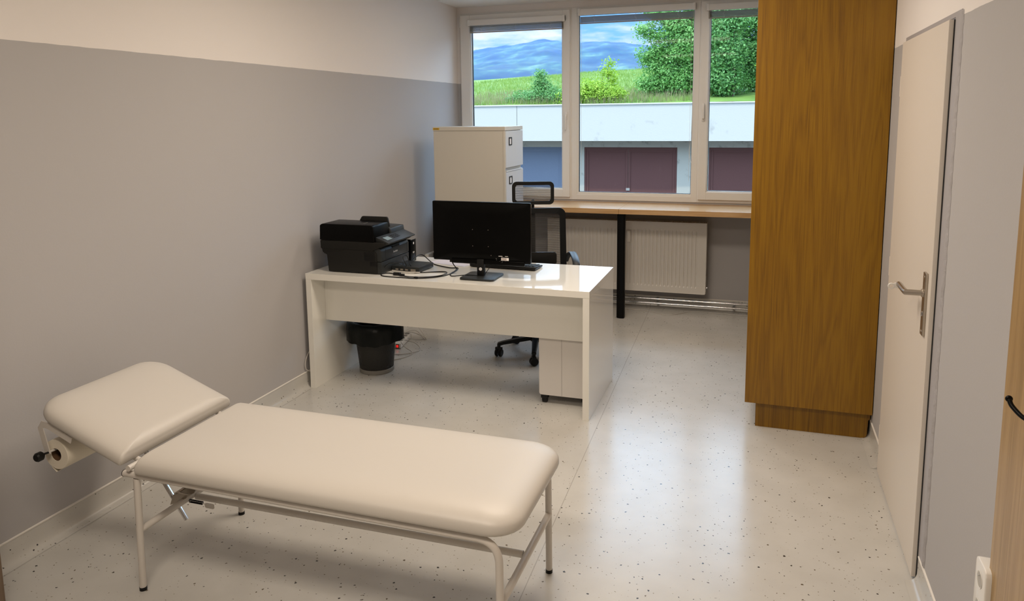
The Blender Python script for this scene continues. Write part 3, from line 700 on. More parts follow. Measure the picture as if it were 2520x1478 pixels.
# cables on the desktop
def cable(pts, r, m, label, ends=None, name='cable', n=7, grp=None):
    b = BM(); tube(b, smoothpath(pts, n), r, 8)
    if ends:
        for (c, dx, dy, dz) in ends: box(b, c[0]-dx, c[0]+dx, c[1]-dy, c[1]+dy, c[2]-dz, c[2]+dz, bev=min(dx, dy, dz)*.4)
    return tag(obj(name, b, m, None, True, 50), label, 'cable', grp)
Z = .7535
cable([(.560, 4.36, .765), (.560, 4.46, .79), (.575, 4.52, .79), (.66, 4.47, .756), (.72, 4.407, Z), (.80, 4.36, Z), (.862, 4.336, Z), (.905, 4.345, Z), (.925, 4.28, Z), (.93, 4.18, Z), (.96, 4.11, Z), (1.02, 4.12, .757), (1.06, 4.115, .764), (1.10, 4.10, .768), (1.135, 4.10, .768)], .0032, 'blackp', 'black cable from behind the mini computer to the monitor foot', name='power_cable')
cable([(.918, 4.20, .90), (.916, 4.205, .85), (.925, 4.23, .80), (.935, 4.25, .765), (.93, 4.16, Z), (.905, 4.08, Z), (.85, 4.02, Z), (.77, 3.985, Z), (.69, 3.985, Z), (.60, 3.985, Z), (.545, 4.00, Z), (.52, 4.045, Z), (.545, 4.08, Z), (.59, 4.07, Z)], .0032, 'blackp', 'black video cable hanging from the monitor and curling round the desk front',
      [((.918, 4.21, .835), .008, .006, .016), ((.78, 3.988, .758), .012, .007, .006)], name='video_cable')
cable([(.60, 4.06, .758), (.655, 4.03, .758), (.70, 4.02, Z), (.76, 4.00, Z+.004), (.82, 4.02, Z+.003), (.88, 4.06, Z+.003), (.91, 4.12, Z+.004), (.90, 4.18, Z+.004), (.85, 4.21, Z), (.76, 4.16, Z), (.70, 4.135, Z)], .0032, 'blackp', 'black cable with an inline connector looping at the desk front edge',
      [((.625, 4.045, .760), .024, .010, .0085), ((.668, 4.028, .759), .016, .007, .007)], name='adapter_cable')
cable([(.50, 4.14, Z), (.515, 4.10, .775), (.535, 4.07, .80), (.57, 4.06, .82), (.61, 4.08, .82), (.63, 4.11, .80), (.64, 4.14, .775)], .0022, 'blackp', 'thin black cord arching beside the printer corner', name='thin_cord')
cable([(.64, 4.15, .79), (.625, 4.14, .83), (.615, 4.16, .85), (.625, 4.19, .845), (.64, 4.19, .80), (.66, 4.17, .7875)], .0026, 'blackp', 'small black cord loop standing up on the mini computer', name='cord_loop')
cable([(.55, 4.125, .762), (.60, 4.118, .760), (.66, 4.118, .758), (.71, 4.125, .758), (.74, 4.13, .758)], .0034, 'cablew', 'short grey cord lying against the mini computer front', name='grey_cord')

# sheet of paper, keyboard, phone
def quad(bm, P, z, th=.0006):
    v = [bm.verts.new((x, y, z)) for x, y in P]; w = [bm.verts.new((x, y, z+th)) for x, y in P]
    bm.faces.new(v[::-1]); bm.faces.new(w)
    for i in range(4): bm.faces.new([v[i], v[(i+1) % 4], w[(i+1) % 4], w[i]])
    return bm
tag(obj('paper_sheet', quad(BM(), [(.635, 4.475), (.925, 4.405), (.965, 4.555), (.675, 4.625)], .7505), 'lilac'), 'pale lilac paper sheet lying flat behind the monitor', 'paper')
t = thing('keyboard', 'black computer keyboard lying behind the monitor foot', 'keyboard', (1.19, 4.475, .75), rad(-3))
b = BM(); prism(b, [(-.072, .004), (.072, .004), (.075, .010), (.070, .014), (-.072, .026), (-.077, .018)], -.225, .225, 'x', bev=.002); obj('case', b, 'blackp', t, True, 35)
b = BM(); TK = Matrix.Rotation(rad(-5), 4, 'X')
for j in range(5):
    for i in range(20): box(b, -.213+i*.0214, -.196+i*.0214, -.058+j*.0235, -.039+j*.0235, .019, .0255, bev=.0015, seg=1, T=TK)
obj('keys', b, 'charcoal2', t)
for s in (-1, 1):
    b = BM(); box(b, s*.19-.02, s*.19+.02, -.066, -.054, -.0, .012, bev=.001); obj('tilt_foot', b, 'blackp', t)
t = thing('computer_mouse', 'black mouse beside the keyboard, half hidden behind the monitor', 'mouse', (.93, 4.56, .75), rad(20))
b = BM(); bmesh.ops.create_uvsphere(b, u_segments=20, v_segments=12, radius=1)
for v in b.verts: v.co = Vector((v.co.x*.031, v.co.y*.055, max(v.co.z, 0)*.034))
obj('shell', b, 'blackp', t, True, 60)
b = BM(); cyl(b, (0, -.03, .0285), .006, .006, 'x', 14); obj('wheel', b, 'charcoal2', t)

# ------------------------------------------------------------------ monitor
t = thing('monitor', 'large black computer monitor seen from behind on the desk', 'monitor', (1.1475, 4.145, .75))
b = BM(); prism(b, rounded(-.3125, .3125, .097, .460, (.006,)*4, 4), -.012, .014, 'y', bev=.002); obj('screen_housing', b, 'blackg', t, True, 35)
b = BM(); o1 = rounded(-.306, .306, .100, .454, (.01,)*4, 5); o2 = rounded(-.20, .20, .150, .400, (.03,)*4, 5); o15 = rounded(-.27, .27, .115, .435, (.02,)*4, 5)
L_ = [[b.verts.new((x, y, z)) for x, z in o] for o, y in ((o1, -.0115), (o15, -.020), (o2, -.030))]
for a, c in zip(L_, L_[1:]):
    for i in range(len(a)): b.faces.new([a[i], a[(i+1) % len(a)], c[(i+1) % len(a)], c[i]])
b.faces.new(L_[-1]); obj('back_cover', b, 'blackg', t, True, 60)
obj('lower_lip', B(-.19, .28, -.026, -.008, .083, .112, bev=.006), 'blackg', t, True, 35)
obj('screen', B(-.306, .306, .0135, .0150, .104, .455), 'blackg', t)
for x_, z_ in ((-.045, .295), (.055, .295), (-.045, .195), (.055, .195), (.072, .142)): obj('mount_screw', cyl(BM(), (x_+.0, -.0305, z_), .0022, .002, 'y', 8), 'brushed', t)
b = BM()
for x0, x1, z0, z1 in ((.118, .142, .138, .146), (.158, .178, .139, .144), (.135, .182, .114, .131)): box(b, x0, x1, -.0275, -.0262, z0, z1)
st_ = obj('rating_label', b, 'paper', t)
b = BM()
for k in range(3): box(b, .138, .168, -.0279, -.0275, .117+k*.0045, .119+k*.0045)
obj('label_print', b, 'brown', st_)
b = BM(); random.seed(5)
for k in range(16): x_ = .098+random.random()*.07; z_ = .100+.05*random.random(); box(b, x_, x_+random.uniform(.002, .007), -.0270, -.0262, z_, z_+.002)
obj('port_markings', b, 'greyring', t)
b = BM(); box(b, -.023, .023, -.028, .006, .008, .115, bev=.006)
obj('stand_column', b, 'blackp', t, True, 35)
b = BM(); cyl(b, (.002, -.0285, .055), .010, .002, 'y', 20); obj('cable_hole', b, 'steel_g', t, True)
b = BM(); prism(b, rounded(-.105, .112, -.115, .095, (.02,)*4, 6), 0.001, .012, 'z', bev=.003); obj('stand_base', b, 'charcoal2', t, True, 35)
b = BM(); tube(b, smoothpath([(.075, -.02, .10), (.06, -.02, .07), (.035, -.02, .035), (.024, -.02, .02)], 5), .0022, 6); obj('power_lead', b, 'blackp', t)

# wall socket with adapter at the far left
t = thing('corner_socket', 'white socket low on the left wall with a black adapter plugged in', 'socket', (0, 5.86, .50))
b = BM(); prism(b, rounded(-.085, .085, -.042, .042, (.008,)*4, 4), 0, .035, 'x', bev=.004); obj('housing', b, 'white', t, True, 40)
t = thing('plug_adapter', 'black plug adapter in the socket on the left wall', 'adapter', (.036, 5.90, .505))
obj('body', B(0, .07, -.035, .035, -.035, .035, bev=.008), 'blackp', t, True, 40)
b = BM(); tube(b, smoothpath([(.05, .0, .034), (.055, .01, .06), (.05, .03, .08), (.03, .05, .085), (.01, .06, .04)], 6), .0025, 6); obj('cord', b, 'blackp', t)
cable([(.030, 3.99, .25), (.012, 3.965, .22), (.008, 3.935, .17), (.010, 3.93, .14), (.012, 3.945, .115), (.03, 3.97, .10)], .003, 'cablew', 'short white cable between the desk end and the left wall', name='wall_cable')

# ------------------------------------------------------------------ office chair
t = thing('office_chair', 'black mesh office chair with headrest behind the desk', 'chair', (1.22, 5.03, 0), rad(20))
b = BM(); RB = .275
for k in range(5):
    a = rad(212-20+72*k); e = Vector((cos(a), sin(a), 0))
    n_ = Vector((-e.y, e.x, 0))
    for (s0, s1, w0, w1, z0, z1, h0, h1) in ((.02, RB-.03, .026, .017, .125, .100, .030, .022),):
        P = []
        for s, w, z, h in ((s0, w0, z0, h0), (s1, w1, z1, h1), (s1+.035, w1, z1-.008, h1)):
            P.append([b.verts.new(e*s+n_*w+Vector((0, 0, z-h/2))), b.verts.new(e*s-n_*w+Vector((0, 0, z-h/2))), b.verts.new(e*s-n_*w*.8+Vector((0, 0, z+h/2))), b.verts.new(e*s+n_*w*.8+Vector((0, 0, z+h/2)))])
        for p, q in zip(P, P[1:]):
            for i in range(4): b.faces.new([p[i], p[(i+1) % 4], q[(i+1) % 4], q[i]])
        b.faces.new(P[0][::-1]); b.faces.new(P[-1])
        box(b, -.012, .012, -.012, .012, .06, .095, T=Matrix.Translation(e*RB))
cyl(b, (0, 0, .125), .04, .06, 'z', 20, .004)
obj('star_base', b, 'blackp', t, True, 35)
for k in range(5):
    a = rad(212-20+72*k); b = BM(); R_ = Matrix.Translation((cos(a)*RB, sin(a)*RB, .030))@Matrix.Rotation(a+.9+k, 4, 'Z')
    for s in (-1, 1): lathe(b, [(1e-4, -.010), (.024, -.010), (.029, -.005), (.029, .005), (.024, .010), (1e-4, .010)], 20, R_@Matrix.Translation((0, s*.015, 0))@Matrix.Rotation(pi/2, 4, 'X'))
    box(b, -.012, .012, -.026, .026, .018, .040, bev=.004, T=R_); obj('caster', b, 'blackp', t, True, 35)
b = BM(); cyl(b, (0, 0, .22), .026, .16, 'z', 18, .002); cyl(b, (0, 0, .34), .014, .14, 'z', 16); obj('gas_lift', b, 'blackp', t, True)
obj('mechanism', B(-.09, .09, -.11, .13, .385, .425, bev=.008), 'blackp', t, True, 35)
b = BM(); prism(b, rounded(-.25, .25, -.27, .21, (.09, .07, .07, .09), 7), .43, .50, 'z', bev=.022, seg=3); obj('seat', b, 'charcoal', t, True, 60)
# curved back frame with mesh
def bentframe(x0, x1, z0, z1, rad_, w, y_of, th, nm, mm, parent, taper=0):
    o = rounded(x0, x1, z0, z1, (rad_,)*4, 7); i_ = rounded(x0+w, x1-w, z0+w, z1-w, (max(rad_-w*.5, .01),)*4, 7)
    zc = (z0+z1)/2
    def tp(x, z): return x*(1-taper*(z1-z)/(z1-z0)) if taper else x
    b = BM(); n = len(o)
    A = [[b.verts.new((tp(x, z), y_of(x, z)+d_, z)) for x, z in q] for q in (o, i_) for d_ in (-th/2, th/2)]
    for i in range(n):
        j = (i+1) % n
        b.faces.new([A[0][i], A[0][j], A[2][j], A[2][i]]); b.faces.new([A[1][j], A[1][i], A[3][i], A[3][j]])
        b.faces.new([A[0][j], A[0][i], A[1][i], A[1][j]]); b.faces.new([A[2][i], A[2][j], A[3][j], A[3][i]])
    fr = obj(nm+'_frame', b, 'blackp', parent, True, 50)
    b = BM(); nx, nz = 14, 14; G = []
    for iz in range(nz+1):
        z = z0+w*.6+(z1-z0-w*1.2)*iz/nz; G.append([])
        for ix in range(nx+1):
            x = x0+w*.6+(x1-x0-w*1.2)*ix/nx; G[-1].append(b.verts.new((tp(x, z), y_of(x, z), z)))
    for a, c in zip(G, G[1:]):
        for i in range(nx): b.faces.new([a[i], a[i+1], c[i+1], c[i]])
    obj(nm+'_mesh', b, mm, parent, True, 80)
yb = lambda x, z: .205+.06*((z-.75)/.3)*.6-.10*(x/.25)**2*.6+.02*math.cos((z-.6)*5)
bentframe(-.235, .235, .56, 1.045, .045, .042, yb, .022, 'backrest', 'net', t, -.03)
yh = lambda x, z: .225-.35*x*x-.3*abs(z-1.15)**2
bentframe(-.155, .155, 1.068, 1.238, .035, .024, yh, .022, 'headrest', 'net', t)
b = BM(); tube(b, smoothpath([(0, .245, 1.02), (0, .25, 1.06), (0, .235, 1.10)], 5), .011, 10); obj('headrest_post', b, 'blackp', t, True)
b = BM(); tube(b, smoothpath([(0, .10, .405), (0, .24, .42), (0, .285, .52), (0, .275, .70), (0, .262, .88), (0, .255, 1.03)], 6), .02, 10); obj('back_spine', b, 'blackp', t, True)
b = BM(); prism(b, rounded(-.17, .17, .62, .715, (.02,)*4, 5), .17, .195, 'y', bev=.008); obj('lumbar_support', b, 'charcoal', t, True, 50)
for s in (-1, 1):
    X_ = s*.285
    b = BM(); path = smoothpath([(X_-s*.05, .205, .640), (X_-s*.035, .195, .680), (X_-s*.005, .15, .712), (X_, .05, .712), (X_, -.07, .695), (X_, -.13, .65), (X_, -.14, .56), (X_, -.09, .47), (X_-s*.04, -.05, .43)], 6)
    P_ = []
    for i, p in enumerate(path):
        q = path[min(i+1, len(path)-1)]-path[max(i-1, 0)]; q.normalize(); nrm = q.cross(Vector((1, 0, 0))).normalized()
        P_.append([b.verts.new(p+Vector((a*.024, 0, 0))+nrm*c*.011) for a, c in ((-1, -.6), (-.7, -1), (.7, -1), (1, -.6), (1, .6), (.7, 1), (-.7, 1), (-1, .6))])
    for p, q in zip(P_, P_[1:]):
        for i in range(8): b.faces.new([p[i], p[(i+1) % 8], q[(i+1) % 8], q[i]])
    b.faces.new(P_[0][::-1]); b.faces.new(P_[-1])
    obj('armrest', b, 'charcoal2', t, True, 50)

# ------------------------------------------------------------------ waste bin and power strip
t = thing('waste_bin', 'black wire mesh waste bin with a black liner under the desk', 'waste bin', (.276, 4.375, 0))
b = BM(); lathe(b, [(.108, .022), (.115, .03), (.142, .30)], 40); obj('mesh_wall', b, 'binnet', t, True, 80)
b = BM(); lathe(b, [(1e-4, .002), (.112, .0), (.117, .004), (.118, .026), (.113, .030), (.108, .026), (1e-4, .014)], 40); obj('base_ring', b, 'greyring', t, True, 40)
b = BM(); lathe(b, [(.1395, .296), (.146, .296), (.146, .306), (.1395, .306), (.1395, .296)], 40); obj('rim', b, 'blackm', t, True, 40)
b = BM(); random.seed(11); seg = 56
prof = [(1e-3, .03), (.095, .03), (.102, .06), (.118, .18), (.136, .30), (.146, .352), (.166, .362), (.186, .352), (.192, .30), (.193, .225)]
rg = []
for i, (r, z) in enumerate(prof):
    f = 0 if i < 5 else (i-4)/5
    rg.append([b.verts.new(((r+f*(.004*sin(5*a+1)+.003*sin(11*a)))*cos(a), (r+f*(.004*sin(5*a+1)+.003*sin(11*a)))*sin(a), z+f*(.006*sin(3*a+2)+.003*sin(13*a)))) for a in [2*pi*k/seg for k in range(seg)]])
for a, c in zip(rg, rg[1:]):
    for k in range(seg): b.faces.new([a[k], a[(k+1) % seg], c[(k+1) % seg], c[k]])
obj('liner', b, 'bag', t, True, 80)
t = thing('power_strip', 'white power strip with a glowing red switch behind the waste bin', 'power strip', (.275, 4.63, 0), rad(100))
obj('body', B(0, .30, -.028, .028, .003, .042, bev=.008), 'white', t, True, 40)
t.location = (.20, 4.83, 0)
obj('rocker_surround', B(-.0015, .002, -.013, .013, .008, .036, bev=.0005), 'blackp', t)
obj('rocker_switch', B(-.005, -.001, -.009, .009, .012, .032, bev=.0015), 'red', t)
b = BM()
for k in range(4): cyl(b, (.08+k*.06, 0, .0425), .019, .0015, 'z', 20)
obj('outlets', b, 'greyring', t)
wc = [([(.22, 4.85, .05), (.28, 4.80, .03), (.36, 4.76, .006), (.345, 4.66, .005), (.29, 4.58, .005), (.25, 4.56, .005)], 'white cable curving forward on the floor beside the waste bin'),
      ([(.20, 4.9, .055), (.30, 4.92, .03), (.375, 4.86, .006), (.36, 4.76, .010), (.30, 4.71, .006), (.24, 4.70, .005), (.20, 4.69, .005)], 'white cable making the widest floor loop by the waste bin'),
      ([(.14, 5.02, .06), (.22, 5.10, .07), (.29, 5.10, .012), (.31, 5.10, .006), (.28, 5.14, .006), (.20, 5.10, .05), (.12, 5.06, .05)], 'white cable coiled to the rear right of the power strip'),
      ([(.10, 5.30, .13), (.15, 5.24, .12), (.22, 5.17, .07), (.29, 5.12, .012), (.24, 5.06, .012), (.16, 4.98, .045)], 'white cable rising from the coil towards the desk'),
      ([(.20, 4.66, .005), (.24, 4.66, .012), (.262, 4.62, .006), (.245, 4.585, .005), (.19, 4.56, .005)], 'short white cable end close to the waste bin base')]
for p_, l_ in wc: cable(p_, .0032, 'cablew', l_, name='extension_cable', grp='white cables on the floor behind the waste bin')

# ------------------------------------------------------------------ examination couch
t = thing('examination_couch', 'cream padded examination couch with raised headrest on white tube legs', 'couch', (0, 0, 0))
CX0, CX1, CYN, CYF, RT = .620, 2.018, 1.968, 2.520, .0124
ZT = .447
def pad(L, Wd, Hh, rr, nm, parent, mw, seam=True):
    """upholstered pad: x 0 (hinge end, square) .. L (rounded corners), y 0..Wd, domed top"""
    prof = [(.012, 0), (.003, .004), (0, .012), (.0, .022)]
    for k in range(1, 15):
        f = k/14; prof.append((.20*(1-math.sqrt(max(0, 1-f**1.0)))*1.0 if False else .17*f**1.9, .022+(Hh-.022)*(1-(1-f)**2.1)))
    b = BM(); RG = []
    for ins, z in prof:
        ih = ins*.34 if ins > .012 else ins*.5
        rc = max(rr-ins*.35, .02); rh = .012
        RG.append([b.verts.new((x, y, z)) for x, y in rounded(ih, L-ins, ins, Wd-ins, (rc, rc, rh, rh), 8)])
    for a, c in zip(RG, RG[1:]):
        n = len(a)
        for i in range(n): b.faces.new([a[i], a[(i+1) % n], c[(i+1) % n], c[i]])
    top = RG[-1]; n = len(top); cxm = (L/2); cym = Wd/2
    prev = top
    for s in (.75, .5, .25):
        rg = [b.verts.new((cxm+(v.co.x-cxm)*s, cym+(v.co.y-cym)*s, Hh+.003*(1-s))) for v in top]
        for i in range(n): b.faces.new([prev[i], prev[(i+1) % n], rg[(i+1) % n], rg[i]])
        prev = rg
    b.faces.new(prev); b.faces.new(RG[0][::-1])
    bmesh.ops.transform(b, matrix=mw, verts=b.verts)
    return obj(nm, b, 'leather', parent, True, 50)
pm = pad(2.078-.642, .600, .074, .105, 'main_cushion', t, Matrix.Translation((.642, 1.944, .461)))
HA = rad(20.5)
mw = Matrix.Translation((.590, 1.937, .486))@Matrix.Rotation(HA, 4, 'Y')@Matrix.Rotation(pi, 4, 'Z')@Matrix.Translation((0, -.588, 0))
ph = pad(.437, .588, .072, .10, 'head_cushion', t, mw)
def seampiece(parent, pts, r): b = BM(); tube(b, pts, r, 6); return obj('seam', b, 'leather', parent, True)
for yn in (1.9405, 2.5215):
    seampiece(ph, [(.5890, yn, .4915), (.5955, yn, .5090)], .0012)
# side rails: straight, bent down into the foot-end legs; head-end legs welded under
for y in (CYN, CYF):
    b = BM(); tube(b, corner([(.578, y, ZT+.003), (CX1, y, ZT-.004), (CX1+.002, y, .012)], .075, 9), RT, 16); sr = obj('side_rail_and_leg', b, 'frame', t, True, 50)
    obj('end_cap', tube(BM(), [(.5765, y, ZT+.003), (.5785, y, ZT+.003)], RT+.0008, 16), 'blackp', sr, True); obj('end_cap', tube(BM(), [(CX1+.002, y, .0), (CX1+.002, y, .013)], RT+.001, 16), 'blackp', sr, True)
    b = BM(); tube(b, [(CX0+.013, y, ZT-.01), (CX0, y, .012)], RT, 16); lg = obj('leg', b, 'frame', t, True, 50)
    b = BM(); tube(b, [(CX0, y, 0), (CX0, y, .013)], RT+.001, 16); obj('end_cap', b, 'blackp', lg, True)
b = BM(); tube(b, [(CX0+.006, CYN, .235), (CX0+.006, CYF, .235)], .0125, 14); obj('cross_rail', b, 'frame', t, True, 50)
b = BM(); tube(b, [(CX1+.002, CYN, .235), (CX1+.002, CYF, .235)], .0125, 14); obj('cross_rail', b, 'frame', t, True, 50)
b = BM(); tube(b, [(CX0+.02, 2.244, .228), (CX1-.012, 2.244, .235)], .0125, 14); obj('long_rail', b, 'frame', t, True, 50)
b = BM(); tube(b, [(.615, 1.95, .480), (.615, 2.53, .480)], .011, 12); obj('hinge_tube', b, 'frame', t, True)
for y in (2.02, 2.46):
    b = BM(); a0 = Vector((.60, y, .478)); dr_ = Vector((-cos(HA), 0, sin(HA))); tube(b, [a0, a0+dr_*.36], .010, 10); obj('head_support', b, 'frame', t, True)
b = BM(); tube(b, [(.40, 2.02, .552), (.40, 2.46, .552)], .010, 10); obj('head_support', b, 'frame', t, True)
# ratchet strut: channel bar, bracket, spring and tab
b = BM(); P0, P1 = Vector((.617, 2.205, .145)), Vector((.385, 2.205, .485)); q = (P1-P0).normalized(); s_ = q.cross(Vector((0, 1, 0)))
for off in (-.006, .006): tube(b, [P0+Vector((0, off, 0)), P1+Vector((0, off, 0))], .0042, 8)
tube(b, [P0-s_*.004, P1-s_*.004], .0055, 6); obj('ratchet_bar', b, 'chrome', t, True, 40)
b = BM(); prism(b, [(.565, .212), (.582, .256), (.600, .270), (.655, .268), (.645, .252), (.60, .228)], 2.180, 2.183, 'y'); prism(b, [(.565, .212), (.582, .256), (.600, .270), (.655, .268), (.645, .252), (.60, .228)], 2.222, 2.225, 'y'); tube(b, [(.598, 2.176, .266), (.598, 2.229, .266)], .005, 10); obj('ratchet_bracket', b, 'brushed', t, True, 30)
b = BM(); pts = [(.640+.062*k/150, 2.205+.0062*cos(k*2*pi/9), .229+.0062*sin(k*2*pi/9)) for k in range(151)]
tube(b, pts, .0013, 5); obj('spring', b, 'blackm', t, True)
b = BM(); tube(b, [(.702, 2.205, .229), (.718, 2.205, .224)], .0013, 6); prism(b, rounded(.712, .755, .212, .232, (.006,)*4, 4), 2.204, 2.207, 'y'); obj('spring_tab', b, 'frame', t)
# paper roll and its holder under the head cushion
b = BM(); yA, yB = 1.945, 2.50; ax_, az_ = .245, .492
tube(b, [(ax_, yA, az_), (ax_, yB, az_)], .0042, 10); obj('roll_rod', b, 'frame', t, True)
for y in (1.948, 2.493):
    b = BM(); path = [(.36, .553), (.255, .595), (.225, .600), (.213, .585), (ax_-.006, az_-.008)]
    o_ = [Vector((x, 0, z)) for x, z in path]; hw_ = .0125
    v0 = []; 
    for i, p in enumerate(o_):
        dv = (o_[min(i+1, len(o_)-1)]-o_[max(i-1, 0)]).normalized(); nn = Vector((-dv.z, 0, dv.x))
        v0.append([b.verts.new((p.x+nn.x*a*hw_, y+c, p.z+nn.z*a*hw_)) for a, c in ((-1, -.0015), (1, -.0015), (1, .0015), (-1, .0015))])
    for p, q in zip(v0, v0[1:]):
        for i in range(4): b.faces.new([p[i], p[(i+1) % 4], q[(i+1) % 4], q[i]])
    b.faces.new(v0[0][::-1]); b.faces.new(v0[-1]); obj('roll_bracket', b, 'frame', t)
b = BM(); lathe(b, [(1e-4, -.016), (.013, -.016), (.0175, -.010), (.0175, .006), (.012, .012), (.006, .018), (1e-4, .018)], 14, Matrix.Translation((ax_-.01, 1.916, az_-.004))@Matrix.Rotation(-pi/2, 4, 'X')); tube(b, [(ax_-.01, 1.93, az_-.002), (ax_, 1.948, az_)], .004, 8); obj('roll_knob', b, 'blackp', t, True, 35)
t2 = thing('paper_roll', 'cream paper roll hanging under the raised head of the couch', 'paper roll', (ax_+.012, 1.965, az_-.016))
b = BM(); r1, r0_ = .0575, .0245; LR = .50; seg = 44
lathe(b, [(r0_, 0), (r1-.001, 0), (r1, .001), (r1, LR-.001), (r1-.001, LR), (r0_, LR), (r0_, 0)], seg, Matrix.Rotation(-pi/2, 4, 'X')); obj('paper', b, 'tissue', t2, True, 40)
b = BM(); lathe(b, [(r0_-.0002, .0015), (r0_-.0002, LR-.0015), (r0_-.002, LR-.0015), (r0_-.002, .0015), (r0_-.0002, .0015)], 30, Matrix.Rotation(-pi/2, 4, 'X')); obj('cardboard_core', b, 'card', t2, True, 40)
b = BM(); prof = [(-.0, -r1-.0006), (.012, -r1-.001), (-.003, -r1-.010), (-.006, -r1-.012), (-.028, -.051)]
a_ = [b.verts.new((x, .0, z)) for x, z in prof[1:]]; c_ = [b.verts.new((x, LR, z)) for x, z in prof[1:]]
for i in range(len(a_)-1): b.faces.new([a_[i], a_[i+1], c_[i+1], c_[i]])
obj('loose_end', b, 'tissue', t2)

# ------------------------------------------------------------------ outside: yard, garages
GZ = -1.45
struct(obj('ground', B(-30, 30, 6.9, 20.6, GZ-.3, GZ), 'asphalt'), 'grey asphalt yard between the room and the garages')
t = thing('garage_building', 'low row of garages with a whitewashed concrete parapet outside', 'garages', (0, 20, GZ))
b = BM()
doors = [(-5.0, -2.45, 'doorblue'), (-1.843, .656, 'doorbrown'), (1.463, 3.96, 'doorbrown'), (4.77, 7.27, 'doorbrown'), (-8.1, -5.6, 'doorblue')]
ds = sorted(doors); zt = .857-GZ; x = -14
for x0, x1, m_ in ds: box(b, x, x0, 0, .4, 0, zt); x = x1
box(b, x, 14, 0, .4, 0, zt); box(b, -14, 14, 0, .4, zt, 1.10-GZ); box(b, -14, 14, 5.7, 6, 0, 1.10-GZ)
obj('wall', b, 'conc_g', t)
b = BM(); box(b, -14, -3.586, -.60, -.45, 1.045-GZ, 1.985-GZ); box(b, -3.574, 14, -.60, -.45, 1.045-GZ, 1.985-GZ); obj('parapet', b, 'conc_w', t)
obj('canopy_slab', B(-14, 14, -.45, 6.0, 1.10-GZ, 1.30-GZ), 'conc_g', t)
obj('metal_capping', B(-14, 14, -.63, -.40, 1.985-GZ, 2.015-GZ, bev=.004), 'capm', t)
for x0, x1, m_ in doors:
    b = BM(); box(b, x0, x0+.05, .02, .09, 0, zt); box(b, x1-.05, x1, .02, .09, 0, zt); box(b, x0+.0505, x1-.0505, .02, .09, zt-.05, zt-.001); dr = obj('garage_door', b, m_, t)
    xm = (x0+x1)/2-.05
    for a, c in ((x0+.052, xm-.004), (xm+.004, x1-.052)):
        b = BM(); box(b, a+.002, c-.002, .053, .08, .032, zt-.054)
        box(b, a, a+.06, .035, .052, .03, zt-.052, bev=.003); box(b, c-.06, c, .035, .052, .03, zt-.052, bev=.003); box(b, a+.0605, c-.0605, .035, .052, zt-.13, zt-.053); box(b, a+.0605, c-.0605, .035, .052, .031, .11)
        lf = obj('door_leaf', b, m_, dr)
    b = BM(); box(b, xm-.05, xm+.05, .02, .036, zt-1.17, zt-1.10, bev=.004); obj('latch', b, 'greyring', dr)

# sloping meadow behind the garages
bm = BM(); nx, ny = 90, 50; G = []; random.seed(4)
from mathutils import noise
def hz(x, y):
    f = max(0, min(1, (y-25.5)/36)); top = 5.25+(x+10)*.035
    return (2.0+(top-2.0)*f**.9+.10*noise.noise(Vector((x*.25, y*.2, 0))) if y < 61 else top-(y-61)*.02)
for j in range(ny+1):
    y = 26+150*(j/ny)**2; G.append([bm.verts.new((x, y, hz(x, y))) for x in [-75+100*i/nx for i in range(nx+1)]])
for a, c in zip(G, G[1:]):
    for i in range(nx): bm.faces.new([a[i], a[i+1], c[i+1], c[i]])
struct(obj('ground_slope', bm, 'field', None, True, 80), 'sloping green meadow rising behind the garages')
def blades(name, m, n, xr, yr, h, w, label, lean=.25, seed=1):
    random.seed(seed); bm = BM()
    for _ in range(n):
        x = random.uniform(*xr); y = yr[0]+(yr[1]-yr[0])*random.random()**1.5; z = hz(x, y)-.03; hh = random.uniform(.5, 1)*h; a = random.uniform(0, 2*pi); l = random.gauss(0, lean)*hh
        dx, dy = cos(a)*w, sin(a)*w*.4; bx, by = cos(a+1)*l, sin(a+1)*l*.6
        p = [bm.verts.new((x-dx, y-dy, z)), bm.verts.new((x+dx, y+dy, z)), bm.verts.new((x+dx*.7+bx*.4, y+dy*.7+by*.4, z+hh*.6)), bm.verts.new((x-dx*.7+bx*.4, y-dy*.7+by*.4, z+hh*.6)), bm.verts.new((x+bx, y+by, z+hh))]
        bm.faces.new(p[:4]); bm.faces.new([p[3], p[2], p[4]])
    me = bpy.data.meshes.new(name); bm.to_mesh(me); bm.free(); me.materials.append(M[m]); o = bpy.data.objects.new(name, me); COL.objects.link(o)
    return tag(o, label, 'grass', kind='stuff')
blades('tall_grass', 'grass', 34000, (-15, 1), (26.3, 60), .24, .010, 'tall green grass covering the slope behind the garages', seed=2)
blades('dry_grass', 'drygrass', 4200, (-9, 1), (26.3, 31), .42, .006, 'dry straw-coloured grass stalks along the garage roof edge', seed=8)

